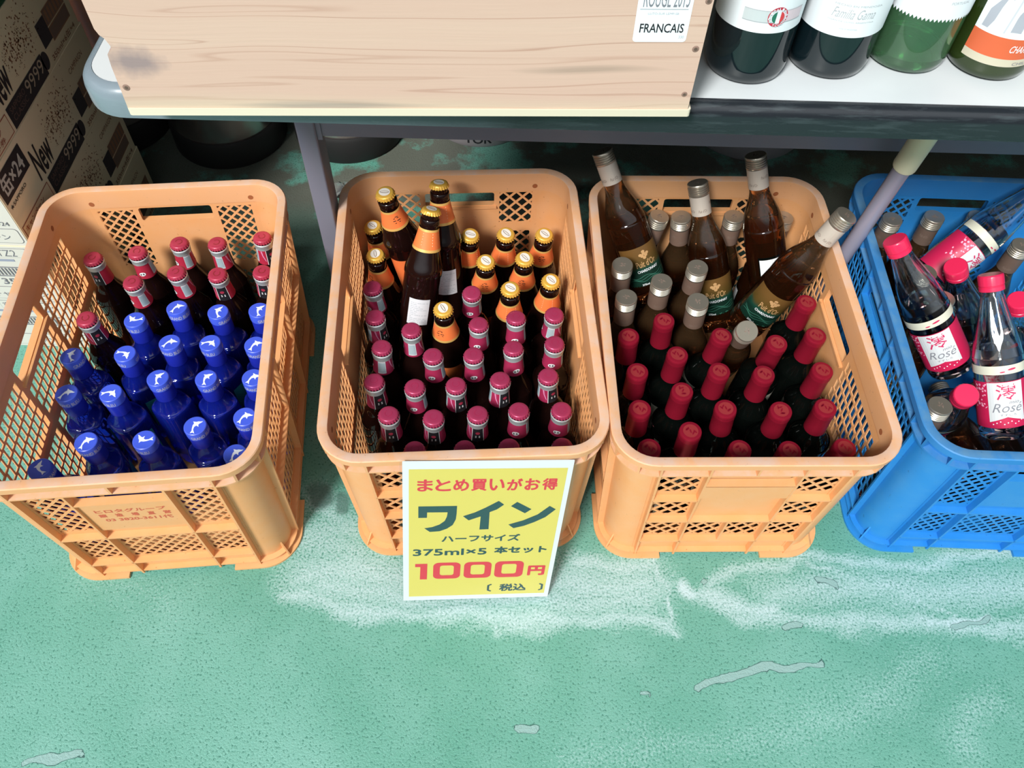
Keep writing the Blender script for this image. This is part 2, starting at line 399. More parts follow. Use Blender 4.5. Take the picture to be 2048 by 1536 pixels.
def make_crate(kind, body, rim, label, x, y, rot, group=None):
    root = thing('bottle_crate', label, 'crate', (x, y, 0), rot, group)
    b = MB()          # rim: flat top flange, upper wall band, lower flange and the gussets between them
    b.loft([ring(o, z) for o, z in ((0, .293), (0, .3035), (.0012, .305), (.0115, .305), (.0128, .3043), (WIN, .300), (WIN, .272), (WOUT, .272), (WOUT, .2985), (.0028, .2985), (.0028, .293))])
    b.loft([ring(o, z) for o, z in ((.0015, .2715), (.0015, .2745), (WOUT, .2745), (WOUT, .2715))])
    for sgn in (-1, 1):
        em, sm = endmap(sgn), sidemap(sgn)
        for u in ((-.1225, -.06, 0, .06, .1225) if kind == 'B' else (-.1225, 0, .1225)): b.box(u - .0015, u + .0015, .274, .299, .0008, WOUT, 0, em)
        for u in (-.19, -.125, -.065, 0, .065, .125, .19): b.box(u - .0015, u + .0015, .274, .299, .0008, WOUT, 0, sm)
    for cx, cy, a in ((1, 1, pi / 4), (-1, 1, 3 * pi / 4), (-1, -1, 5 * pi / 4), (1, -1, 7 * pi / 4)):
        px, py = cx * (CW / 2 - CR), cy * (CL / 2 - CR)
        for da in (-.35, .35):
            ca, sa = cos(a + da), sin(a + da)
            b.box(CR - WOUT, CR - .0008, -.0015, .0015, .274, .299, 0, lambda r, t, z: taper(px + r * ca - t * sa, py + r * sa + t * ca, z))
    rm = b.build('rim', rim, root)
    pm = PINHOLE_SHADE if body is OR_BODY else mat('blue_pinhole_shade', '1C4F80', .7)      # flat discs inside the corners, the shade of pinholes put into their colour
    for sgn in (-1, 1):
        for k in (-1, 1):
            b = MB(); b.flat(ell(k * .121, .281, .0042, .0042, 14), lambda p, q: taper(p, sgn * (CL / 2 - WIN - .0002), q)); b.build('pinhole_shade_disc', pm, rm, 0)
            b = MB(); b.flat(ell(k * .198, .281, .0042, .0042, 14), lambda p, q: taper(sgn * (CW / 2 - WIN - .0002), p, q)); b.build('pinhole_shade_disc', pm, rm, 0)
    hu, hv = CW / 2 - CR, CL / 2 - CR
    for sgn in (-1, 1):                                                        # the two short walls
        em = endmap(sgn); b = MB(); H = []
        H.append(rr(-.056, .056, .244, .2695, .004, 3))
        if kind == 'B':
            rows = ((.062, .120), (.135, .188), (.207, .2695)); p, bar = .0212, .0033
            for y0, y1 in rows:
                for s in (-1, 1): H += diamonds(*sorted((s * .0645, s * .119)), y0, y1, p, bar)
            for s in (-1, 1): H += diamonds(*sorted((s * .0035, s * .0555)), .062, .120, p, bar)
        else:
            for s in (-1, 1): H += diamonds(*sorted((s * .0645, s * .119)), .150, .2665, .0172, .0033) + diamonds(*sorted((s * .0645, s * .119)), .052, .128, .0172, .0033)
            H += diamonds(-.0555, .0555, .052, .128, .0172, .0033)
        b.plate(rect(-hu, hu, .004, .2725), H, WIN, WOUT, em)
        for u in (-.1225, -.06, .06, .1225): b.box(u - .0016, u + .0016, .004, .272, .0018, WOUT + .0003, 0, em)      # upright ribs
        hz = ((-.1225, -.06, .197), (.06, .1225, .197), (-.1225, .1225, .128), (-.1225, .1225, .056)) if kind == 'B' else ((-.1225, .1225, .139), (-.1225, .1225, .046))
        for u0, u1, z in hz: b.box(u0, u1, z - .0016, z + .0016, .0018, WOUT + .0003, 0, em)
        if kind == 'B':
            b.box(-.0016, .0016, .056, .128, .0035, WOUT + .0003, 0, em)
            b.box(-.0595, .0595, .206, .209, .003, WOUT + .0003, 0, em); b.box(-.0595, .0595, .240, .243, .0022, WIN + .0045, 0, em); b.box(-.0595, .0595, .206, .242, .0022, .0048, 0, em)
        else:
            b.box(-.0595, .0595, .241, .2435, .0022, WOUT + .0003, 0, em); b.box(-.0595, .0595, .160, .242, .0055, .0075, 0, em)
        for s in (-1, 1): b.box(*sorted((s * .118, s * .1275)), .004, .272, WOUT - .001, WOUT + .001, 0, em)
        o = b.build('end_wall', body, root)
        if kind == 'A' and sgn == -1 and body is OR_BODY:
            t = MB(); mp = lambda u, v: em(u, v, .0053)
            fat_text(t, 'ヒロタグループ', -.044, .046, .2125, .2220, mp, 0, .0003)
            for i, ch in enumerate('醸造場直営'): fat_text(t, ch, -.043 + i * .0205, -.0335 + i * .0205, .1995, .2090, mp, 0, .0003)
            fat_text(t, '03 3820-3611代', -.040, .047, .1860, .1958, mp, 0, .0003)
            tag(t.build('lettering', PRINT_RED, o, 0), 'faded red printed name and phone number')
        sm = sidemap(sgn); b = MB(); H = [rr(-.0585, .0585, .240, .2685, .004, 3)]          # the two long walls
        P = (.0122, .0205, .0090, .0166)
        for s in (-1, 1):
            H += slots(*sorted((s * .069, s * .2035)), .155, .262, *P) + slots(*sorted((s * .069, s * .2035)), .035, .147, *P)
        H += slots(-.062, .062, .035, .147, *P)
        if kind == 'A': H += slots(-.062, .062, .155, .232, *P)
        b.plate(rect(-hv, hv, .004, .2725), H, WIN, WOUT, sm)
        for u in (-.2045, -.0655, .0655, .2045): b.box(u - .0016, u + .0016, .004, .272, .0018, WOUT + .0003, 0, sm)
        for z in (.151, .031): b.box(-.2045, .2045, z - .0016, z + .0016, .0018, WOUT + .0003, 0, sm)
        b.box(-.064, .064, .2355, .2385, .0022, WIN + .0045, 0, sm)
        if kind == 'B': b.box(-.064, .064, .165, .238, .0022, .0048, 0, sm)
        b.build('side_wall', body, root)
    for cx, cy, a0 in ((1, 1, 0), (-1, 1, pi / 2), (-1, -1, pi), (1, -1, 1.5 * pi)):
        b = MB(); px, py = cx * (CW / 2 - CR), cy * (CL / 2 - CR); n = 10
        def arc(r, z, a, e=0.0):
            return taper(px + r * cos(a), py + r * sin(a), z)
        for r0, r1, z0, z1 in ((CR - WIN, CR - WOUT, .004, .2725), (CR - WOUT - .001, CR + .0036, 0, .0045)):
            rings = []
            for i in range(n + 1):
                a = a0 + pi / 2 * i / n
                rings.append([arc(r0, z0, a), arc(r1, z0, a), arc(r1, z1, a), arc(r0, z1, a)])
            b.loft(rings, 0, False); b.add(rings[0], [(0, 1, 2, 3)]); b.add(rings[-1], [(3, 2, 1, 0)])
        ca, sa = cos(a0 + pi / 4), sin(a0 + pi / 4)                            # little upright fin on the foot
        b.add([taper(px + r * ca - t * sa, py + r * sa + t * ca, z) for t in (-.0012, .0012) for r, z in ((CR - WOUT - .0005, .004), (CR + .0026, .004), (CR + .0026, .008), (CR - WOUT - .0005, .032))],
              [(0, 1, 2, 3), (7, 6, 5, 4), (0, 4, 5, 1), (1, 5, 6, 2), (2, 6, 7, 3), (3, 7, 4, 0)])
        c0, c1 = (cx * hu, cx * (hu - .045)), (cy * hv, cy * (hv - .055))       # straight ends of the foot flange
        b.box(*sorted(c0), 0, .0045, -.0036, WOUT + .001, 0, lambda u, v, w: taper(u, cy * (CL / 2 - w), v))
        b.box(*sorted(c1), 0, .0045, -.0036, WOUT + .001, 0, lambda u, v, w: taper(cx * (CW / 2 - w), u, v))
        b.build('corner_post', body, root)
    b = MB(); b.loft([ring(o, z) for o, z in ((.0030, .010), (.0030, .013), (WOUT, .013), (WOUT, .010))])
    inner = ring(WIN - .001, .0085); top = ring(WIN - .001, .0115); n = len(inner)
    b.add(inner + top, [tuple(range(n))[::-1], tuple(range(n, 2 * n))] + [(i, (i + 1) % n, n + (i + 1) % n, n + i) for i in range(n)])
    b.build('base', body, root)
    return root
OG = None
make_crate('A', OR_BODY, OR_RIM, 'orange crate of blue bottles beside the stacked beer cartons', -.5082, .6942, .1138)
make_crate('B', OR_BODY, OR_RIM, 'orange crate of purple-capped bottles with the yellow price sign leaning on it', -.0741, .7445, .0792)
make_crate('B', OR_BODY, OR_RIM, 'orange crate of red-foiled wine bottles next to the blue crate', .2990, .7482, .0392)
make_crate('A', BL_BODY, BL_RIM, 'blue crate of clear rosé bottles, the only blue crate', .7025, .7672, -.0077)

# ------------------------------------------------------------------ bottles: (base point, top point) in metres
BOTTLES = {
 'red0': [
  ((-0.6555, 0.8623, 0.013), (-0.6559, 0.8623, 0.23)), ((-0.5948, 0.8792, 0.013), (-0.5908, 0.8779, 0.23)),
  ((-0.5395, 0.8968, 0.013), (-0.531, 0.8999, 0.2298)), ((-0.4728, 0.9032, 0.013), (-0.4726, 0.9026, 0.23)),
  ((-0.4097, 0.9086, 0.013), (-0.4039, 0.9177, 0.2297)), ((-0.5814, 0.8227, 0.013), (-0.5802, 0.8154, 0.2299)),
  ((-0.5136, 0.8448, 0.013), (-0.5199, 0.8381, 0.2298)), ((-0.4557, 0.8479, 0.013), (-0.4562, 0.8362, 0.2297)),
  ((-0.3977, 0.848, 0.013), (-0.3892, 0.8449, 0.2298)), ((-0.631, 0.754, 0.013), (-0.626, 0.7414, 0.2296)),
 ],
 'blue0': [
  ((-0.5704, 0.7565, 0.013), (-0.5706, 0.7628, 0.2029)), ((-0.5116, 0.7708, 0.013), (-0.5134, 0.7886, 0.2021)),
  ((-0.4519, 0.7806, 0.013), (-0.4501, 0.7837, 0.203)), ((-0.3915, 0.7839, 0.013), (-0.3889, 0.7892, 0.2029)),
  ((-0.6337, 0.6837, 0.013), (-0.6424, 0.692, 0.2026)), ((-0.5668, 0.6962, 0.013), (-0.5664, 0.6995, 0.203)),
  ((-0.5081, 0.7105, 0.013), (-0.5068, 0.7222, 0.2026)), ((-0.445, 0.7188, 0.013), (-0.448, 0.7241, 0.2029)),
  ((-0.3847, 0.7237, 0.013), (-0.3814, 0.7236, 0.203)), ((-0.627, 0.6237, 0.013), (-0.6275, 0.6274, 0.203)),
  ((-0.5664, 0.6306, 0.013), (-0.5664, 0.6306, 0.203)), ((-0.5066, 0.6501, 0.013), (-0.5068, 0.658, 0.2028)),
  ((-0.4385, 0.6588, 0.013), (-0.4387, 0.6607, 0.203)), ((-0.3778, 0.6629, 0.013), (-0.372, 0.6642, 0.2029)),
  ((-0.4346, 0.5808, 0.013), (-0.4346, 0.5808, 0.203)), ((-0.3704, 0.5997, 0.013), (-0.37, 0.598, 0.203)),
  ((-0.5731, 0.5519, 0.013), (-0.5748, 0.55, 0.203)), ((-0.4978, 0.556, 0.013), (-0.4978, 0.556, 0.203)),
  ((-0.6127, 0.5062, 0.013), (-0.6221, 0.5069, 0.2028)), ((-0.3702, 0.537, 0.013), (-0.3702, 0.5387, 0.203)),
 ],
 'purple1': [
  ((-0.2074, 0.8163, 0.013), (-0.2169, 0.8201, 0.2298)), ((-0.071, 0.8383, 0.013), (-0.0651, 0.8142, 0.2286)),
  ((-0.2024, 0.7515, 0.013), (-0.2057, 0.7632, 0.2297)), ((-0.1472, 0.7339, 0.013), (-0.1499, 0.7414, 0.2299)),
  ((-0.0521, 0.7475, 0.013), (-0.052, 0.756, 0.2298)), ((0.0046, 0.7504, 0.013), (0.0028, 0.7706, 0.2291)),
  ((0.0496, 0.7918, 0.013), (0.06, 0.7776, 0.2293)), ((-0.198, 0.6934, 0.013), (-0.189, 0.7071, 0.2294)),
  ((-0.1092, 0.6901, 0.013), (-0.1147, 0.6952, 0.2299)), ((-0.0511, 0.6904, 0.013), (-0.0567, 0.6991, 0.2298)),
  ((0.0071, 0.6912, 0.013), (0.0003, 0.7135, 0.2287)), ((0.0554, 0.7235, 0.013), (0.0603, 0.7247, 0.2299)),
  ((-0.1938, 0.6355, 0.013), (-0.193, 0.6472, 0.2297)), ((-0.1366, 0.6388, 0.013), (-0.1354, 0.6403, 0.23)),
  ((-0.0792, 0.6404, 0.013), (-0.0782, 0.6456, 0.2299)), ((-0.0214, 0.6407, 0.013), (-0.0164, 0.6572, 0.2293)),
  ((0.0591, 0.6656, 0.013), (0.0509, 0.666, 0.2298)), ((-0.1665, 0.5841, 0.013), (-0.1665, 0.5934, 0.2298)),
  ((-0.1086, 0.588, 0.013), (-0.1051, 0.5906, 0.23)), ((-0.0506, 0.5907, 0.013), (-0.0451, 0.5986, 0.2298)),
  ((0.0094, 0.592, 0.013), (0.0109, 0.6064, 0.2295)), ((0.0647, 0.6079, 0.013), (0.0695, 0.6094, 0.2299)),
  ((-0.1372, 0.5339, 0.013), (-0.1255, 0.5389, 0.2296)), ((-0.0784, 0.5386, 0.013), (-0.0592, 0.5424, 0.2291)),
  ((-0.0198, 0.5424, 0.013), (-0.0003, 0.5474, 0.2291)), ((0.0571, 0.5495, 0.013), (0.0703, 0.5512, 0.2296)),
 ],
 'gold1': [
  ((-0.2045, 0.9389, 0.013), (-0.2287, 0.9337, 0.2437)), ((-0.2114, 0.8794, 0.013), (-0.2169, 0.8739, 0.2449)),
  ((-0.0947, 0.9478, 0.013), (-0.0728, 0.9214, 0.2424)), ((-0.0293, 0.9532, 0.013), (-0.0168, 0.9259, 0.243)),
  ((0.0309, 0.9553, 0.013), (0.044, 0.9276, 0.243)), ((-0.0557, 0.8992, 0.013), (-0.046, 0.8658, 0.2424)),
  ((0.0045, 0.9011, 0.013), (0.0135, 0.8751, 0.2434)), ((-0.0109, 0.8298, 0.013), (-0.0068, 0.8129, 0.2443)),
  ((0.0437, 0.8554, 0.013), (0.0541, 0.8307, 0.2434)), ((-0.1016, 0.7869, 0.013), (-0.1046, 0.7691, 0.2443)),
  ((-0.1592, 0.9124, 0.1216), (-0.1939, 0.897, 0.3505)), ((-0.1597, 0.7948, 0.1244), (-0.1249, 0.8804, 0.3373)),
  ((-0.1099, 0.8673, 0.1205), (-0.1177, 0.9289, 0.344)),
 ],
 'silver2': [
  ((0.1704, 0.8648, 0.013), (0.1604, 0.85, 0.2624)), ((0.1735, 0.7878, 0.013), (0.1629, 0.7867, 0.2628)),
  ((0.2236, 0.8283, 0.013), (0.2172, 0.8194, 0.2628)), ((0.2833, 0.7987, 0.013), (0.267, 0.7823, 0.2619)),
  ((0.2776, 0.8628, 0.013), (0.2736, 0.8499, 0.2626)), ((0.1861, 0.9454, 0.013), (0.2245, 0.9574, 0.2597)),
  ((0.285, 0.9493, 0.013), (0.2582, 0.9565, 0.2615)), ((0.349, 0.9518, 0.013), (0.3429, 0.9623, 0.2627)),
  ((0.4131, 0.9502, 0.013), (0.4217, 0.9634, 0.2625)), ((0.2223, 0.8839, 0.1609), (0.1228, 0.9798, 0.3693)),
  ((0.3418, 0.8753, 0.1054), (0.2717, 0.9651, 0.328)), ((0.421, 0.8891, 0.153), (0.3482, 0.9726, 0.3772)),
  ((0.3729, 0.84, 0.1484), (0.4534, 0.8431, 0.385)), ((0.3463, 0.8324, 0.0386), (0.3308, 0.7291, 0.2657)),
 ],
 'capsule2': [
  ((0.4223, 0.7992, 0.013), (0.4325, 0.7985, 0.2508)), ((0.2284, 0.757, 0.013), (0.2177, 0.7549, 0.2508)),
  ((0.1747, 0.7247, 0.013), (0.1646, 0.7239, 0.2508)), ((0.2841, 0.7283, 0.013), (0.2986, 0.73, 0.2506)),
  ((0.3633, 0.7269, 0.013), (0.3761, 0.72, 0.2506)), ((0.4248, 0.7371, 0.013), (0.4349, 0.7367, 0.2508)),
  ((0.2296, 0.695, 0.013), (0.2319, 0.6943, 0.251)), ((0.3461, 0.6663, 0.013), (0.3496, 0.6653, 0.251)),
  ((0.1768, 0.6628, 0.013), (0.1736, 0.6626, 0.251)), ((0.2844, 0.6662, 0.013), (0.288, 0.668, 0.251)),
  ((0.4264, 0.675, 0.013), (0.4324, 0.6746, 0.2509)), ((0.2322, 0.633, 0.013), (0.2329, 0.6323, 0.251)),
  ((0.1793, 0.6011, 0.013), (0.1729, 0.6008, 0.2509)), ((0.3065, 0.6073, 0.013), (0.2882, 0.6048, 0.2503)),
  ((0.3683, 0.6088, 0.013), (0.3631, 0.6051, 0.2509)), ((0.4301, 0.613, 0.013), (0.4246, 0.6125, 0.2509)),
  ((0.2458, 0.5725, 0.013), (0.2375, 0.5679, 0.2508)), ((0.1925, 0.5408, 0.013), (0.1811, 0.5395, 0.2507)),
  ((0.3014, 0.5453, 0.013), (0.2998, 0.5426, 0.251)), ((0.3633, 0.5474, 0.013), (0.365, 0.5434, 0.251)),
  ((0.4251, 0.551, 0.013), (0.4378, 0.5498, 0.2507)),
 ],
 'rose3': [
  ((0.6536, 0.7286, 0.1954), (0.5198, 0.8178, 0.3668)), ((0.7648, 0.8427, 0.0911), (0.6452, 0.8423, 0.2934)),
  ((0.712, 0.6297, 0.1718), (0.6553, 0.7835, 0.3402)), ((0.6466, 0.8906, 0.2037), (0.8067, 0.9741, 0.3542)),
  ((0.6756, 0.7231, 0.0501), (0.6174, 0.6349, 0.26)), ((0.8306, 0.7978, 0.0645), (0.732, 0.7945, 0.2778)),
 ],
 'silver3': [
  ((0.596, 0.9694, 0.013), (0.596, 0.9694, 0.263)), ((0.6647, 0.969, 0.013), (0.6648, 0.9771, 0.2629)),
  ((0.5984, 0.8585, 0.013), (0.6199, 0.8556, 0.2621)), ((0.6387, 0.7922, 0.013), (0.6319, 0.8043, 0.2626)),
  ((0.7337, 0.9678, 0.013), (0.7351, 0.9798, 0.2627)), ((0.7866, 0.9208, 0.013), (0.7866, 0.9208, 0.263)),
  ((0.5771, 0.597, 0.013), (0.574, 0.6132, 0.2625)), ((0.6792, 0.5599, 0.0455), (0.5692, 0.7844, 0.0455)),
  ((0.7589, 0.5542, 0.0455), (0.7188, 0.8009, 0.0455)), ((0.823, 0.5583, 0.0455), (0.7827, 0.8051, 0.0455)),
 ],
}
DARK = mat('dark_brown_glass', (0.009, 0.003, 0.0025), 0.06, spec=0.5)
BLACKGLASS = mat('dark_green_glass', (0.002, 0.003, 0.0025), 0.07, spec=0.4)
PURPLE = mat('purple_cap_enamel', (0.38, 0.040, 0.105), 0.30, metal=0.25)
REDCAP = mat('raspberry_cap_enamel', (0.42, 0.040, 0.080), 0.32, metal=0.2)
FOIL = mat('silver_foil', (0.62, 0.66, 0.68), 0.35, metal=0.55)
NECKPURPLE = mat('neck_label_plum', (0.34, 0.022, 0.075), 0.45)
NECKRED = mat('neck_label_red', (0.40, 0.02, 0.05), 0.45)
PINK = mat('label_pink', (0.62, 0.22, 0.38), 0.45)
WHITE = mat('label_white', (0.80, 0.82, 0.84), 0.5)
GREYW = mat('sticker_grey_white', (0.60, 0.60, 0.63), 0.6)
INK = mat('ink_black', (0.015, 0.014, 0.018), 0.5)
INKG = mat('ink_grey', (0.20, 0.21, 0.24), 0.6)
INKL = mat('ink_light_grey', (0.42, 0.44, 0.47), 0.6)
BARBLUE = mat('barcode_blue', (0.25, 0.42, 0.48), 0.5)
GOLD = mat('gold_cap_enamel', (0.80, 0.46, 0.075), 0.32, metal=0.35)
CAPWHITE = mat('cap_emblem_white', (0.72, 0.68, 0.62), 0.45)
ORANGE = mat('label_orange', (0.86, 0.20, 0.055), 0.45)
ORANGE2 = mat('label_pale_orange', (0.92, 0.40, 0.22), 0.45)
GOLDINK = mat('label_gold_band', (0.78, 0.48, 0.14), 0.4, metal=0.3)
BLUECAP = mat('blue_cap', (0.055, 0.105, 0.66), 0.36)
BLUECAPD = mat('blue_cap_skirt', (0.012, 0.022, 0.34), 0.3)
CAPLIGHT = mat('cap_print_pale', (0.74, 0.82, 0.95), 0.5)
SILVERTXT = mat('cap_print_silver', (0.42, 0.45, 0.62), 0.45)
REDFOIL = mat('red_capsule', (0.36, 0.012, 0.036), 0.36, metal=0.5)
REDFOILD = mat('red_capsule_emboss', (0.30, 0.03, 0.035), 0.45, metal=0.2)
ALU = mat('champagne_screw_cap', (0.52, 0.47, 0.385), 0.30, metal=0.8)
SKIRT = mat('printed_cap_skirt', (0.62, 0.55, 0.47), 0.42, metal=0.25)
SKIRTB = mat('shaded_cap_skirt', (0.22, 0.14, 0.105), 0.42, metal=0.3)  # same skirt as on the leaning bottles, with its shade put into the colour
SKIRTD = mat('brown_cap_skirt', (0.17, 0.115, 0.09), 0.45, metal=0.3)
SKIRTINK = mat('skirt_script', (0.22, 0.16, 0.13), 0.5)
CREAM = mat('label_cream', (0.62, 0.60, 0.50), 0.6)

def blue_glass():
    m = mat('cobalt_glass', (0.020, 0.050, 0.88), 0.04, spec=0.8, trans=0.82, ior=1.5); return m
BLUEG = blue_glass()
def amber_glass():
    m = mat('amber_glass', (0.30, 0.10, 0.045), 0.04, spec=0.6, trans=0.97, ior=1.46); t = NT(m)
    co = t.n('ShaderNodeTexCoord').outputs['Object']; sp = t.n('ShaderNodeSeparateXYZ'); t.l(co, sp.inputs[0])
    c = t.ramp(sp.outputs[2], [(0.150, (0.34, 0.105, 0.035)), (0.166, (0.85, 0.45, 0.20))]); t.l(c.outputs[0], t.b.inputs['Base Color'])
    return m
AMBER = amber_glass()

def crown_cap(zt, r=0.0132, h=0.0062, m=0, mb=None):
    """crown cork with 21 flutes; top centre at zt"""
    b = mb or MB()
    def rf(q, z, a):
        k = max(0.0, min(1.0, (zt - 0.0016 - z) / (h - 0.0016)))
        return q + 0.0010 * k * cos(21 * a)
    b.lathe([(0, zt), (r * .62, zt - .00005), (r * .88, zt - .0003), (r * .96, zt - .0010), (r, zt - .0018), (r + .0006, zt - .004), (r + .0013, zt - h), (r + .0006, zt - h), (r - .0012, zt - .0030), (0, zt - .0030)], 84, m, rf)
    return b
def capmap(zt): return lambda u, v: (u, v, zt)

PP = [(0, .002), (.024, .0), (.0275, .003)] + crom([(.028, .008), (.028, .118), (.0265, .132), (.021, .148), (.0165, .160), (.0143, .176), (.0128, .196)], 4) + [(.0128, .2035), (.0138, .2042), (.0138, .208), (.0125, .2085), (.0125, .214), (0, .214)]
def make_small(capm, neckm, name, label, group):
    root = thing(name, label, 'bottle', group=group)
    b = MB(); b.lathe(PP, 32); b.build('glass_body', DARK, root)
    rf = profr(PP)
    b = MB(); cylpatch(b, rf, 0, 2 * pi, .169, .1975, .0004, 0, 40, 4)
    L = MB(); rn = rf(.183)
    d = lambda a: radians(a)
    cylpatch(b, rf, d(65), d(112), .1725, .1965, .0007, 1, 8, 3)                         # barcode panel
    for i in range(9): cylpatch(b, rf, d(68 + i * 4.6), d(70.3 + i * 4.6), .1745, .1945, .0009, 2, 1, 3)
    cylpatch(b, rf, d(170), d(232), .169, .1975, .0007, 3, 10, 3)                        # black panel, white rules
    for a in (168, 232): cylpatch(b, rf, d(a), d(a + 3.2), .169, .1975, .0009, 4, 1, 3)
    m = cylmap(rf, d(201), .176, .0010)
    b.flat(ell(0, .0115, .0032, .0028), m, 5)
    for i in range(2): b.flat(rect(-.0032, .0032, .0016 + i * .0024, .0031 + i * .0024), m, 4)
    m = cylmap(rf, d(138), .172, .0007)                                                 # pale swirl
    b.flat([(-.001, .024), (.0012, .014), (.0048, .005), (.0066, .003), (.0058, .006), (.003, .015), (.0018, .024)], m, 6)
    m = cylmap(rf, 0, .1745, .0009)                                                     # white oval badge
    b.flat(ell(0, .0045, .0052, .0037, rot=.3), m, 4)
    m = cylmap(rf, 0, .1745, .0011)
    for x0, y0, x1, y1 in ((-.0034, .0042, -.001, .0056), (-.003, .0020, -.0022, .0052), (-.0022, .0024, -.0008, .0034), (.0004, .0034, .0032, .0044), (.0006, .0052, .003, .0062), (.0014, .003, .0022, .0066)): b.flat(rect(x0, x1, y0, y1), m, 7)
    b.build('neck_label', [neckm, GREYW, BARBLUE, INK, WHITE, REDCAP, PINK, INK], root, 60)
    b = MB(); b.lathe([(.0132, .1965), (.0142, .1975), (.0142, .2030), (.0148, .2042), (.0149, .2072), (.0140, .2085)], 40)
    b.build('collar_foil', FOIL, root)
    c = crown_cap(.217).build('cap', capm, root, 40)
    b = MB(); a0 = [(.0055 * cos(t), .0055 * sin(t)) for t in np.linspace(.7, 5.6, 18)]; a1 = [(.0043 * cos(t), .0043 * sin(t)) for t in np.linspace(5.6, .7, 18)]
    b.flat(a0 + a1, capmap(.2173)); a0 = [(.0092 * cos(t), .0092 * sin(t)) for t in np.linspace(0, 2 * pi, 40)]
    b.build('embossed_ring', NECKPURPLE if capm is PURPLE else REDFOILD, c, 0)
    return root

PG = [(0, .003), (.024, .0), (.0277, .003)] + crom([(.0283, .008), (.0283, .122), (.0292, .130), (.0288, .139), (.0250, .153), (.0195, .175), (.0150, .198), (.0138, .205)], 4) + [(.0145, .2065), (.0145, .2165), (.0135, .218), (.0125, .2185), (.0125, .228), (0, .228)]
def make_gold(name, label, group):
    root = thing(name, label, 'bottle', group=group); rf = profr(PG); d = radians
    b = MB(); b.lathe(PG, 36); b.build('glass_body', DARK, root)
    b = MB(); cylpatch(b, rf, 0, 2 * pi, .171, .2035, .0005, 0, 48, 4); cylpatch(b, rf, 0, 2 * pi, .1705, .1745, .0008, 1, 48, 1); cylpatch(b, rf, 0, 2 * pi, .2005, .2040, .0008, 1, 48, 1)
    m = cylmap(rf, d(0), .178, .0009)                                                   # dark script emblem
    for x0, y0, x1, y1 in ((-.005, .013, .004, .0142), (-.002, .0155, .0035, .0165), (-.0062, .009, -.0018, .0102), (.0005, .0085, .006, .0098), (-.004, .005, .005, .0061)): b.flat(rect(x0, x1, y0, y1), m, 2)
    m = cylmap(rf, d(180), .178, .0009)
    for i in range(5): b.flat(rect(-.009, .009, .002 + i * .0042, .0036 + i * .0042), m, 3)
    b.build('neck_label', [ORANGE, GOLDINK, INK, ORANGE2], root, 60)
    b = MB(); cylpatch(b, rf, d(-78), d(78), .030, .110, .0004, 0, 30, 2); cylpatch(b, rf, d(60), d(78), .031, .068, .0006, 1, 4, 1)
    for i in range(11): cylpatch(b, rf, d(62), d(76), .033 + i * .003, .0345 + i * .003, .0008, 2, 3, 1)
    m = cylmap(rf, 0, .05, .0007); b.flat(ell(0, .02, .017, .014), m, 3)
    b.build('front_label', [ORANGE, WHITE, INKG, GOLDINK], root, 60)
    b = MB(); cylpatch(b, rf, d(147), d(213), .052, .096, .0004, 0, 14, 2); m = cylmap(rf, d(180), .052, .0006); R = random.Random(4)
    for i in range(12):
        x = -.013
        while x < .012:
            wd = R.uniform(.001, .006); x1 = min(x + wd, .0135)
            b.flat(rect(x, x1, .004 + i * .003, .0051 + i * .003), m, 1); x = x1 + R.uniform(.0006, .002)
            if R.random() < .08 + .02 * (i > 9): break
    b.build('back_label', [GREYW, INKL], root, 60)
    c = crown_cap(.232, .0132, .0066); cp = c.build('cap', GOLD, root, 40)
    b = MB(); b.flat(ell(0, 0, .0088, .0074, rot=.6), capmap(.2323), 0); b.flat(ell(0, 0, .0072, .0022, rot=.9), capmap(.2325), 1); b.flat(ell(0, 0, .0062, .0012, rot=.9), capmap(.2327), 0)
    b.build('cap_emblem', [CAPWHITE, SKIRTINK], cp, 0)
    return root

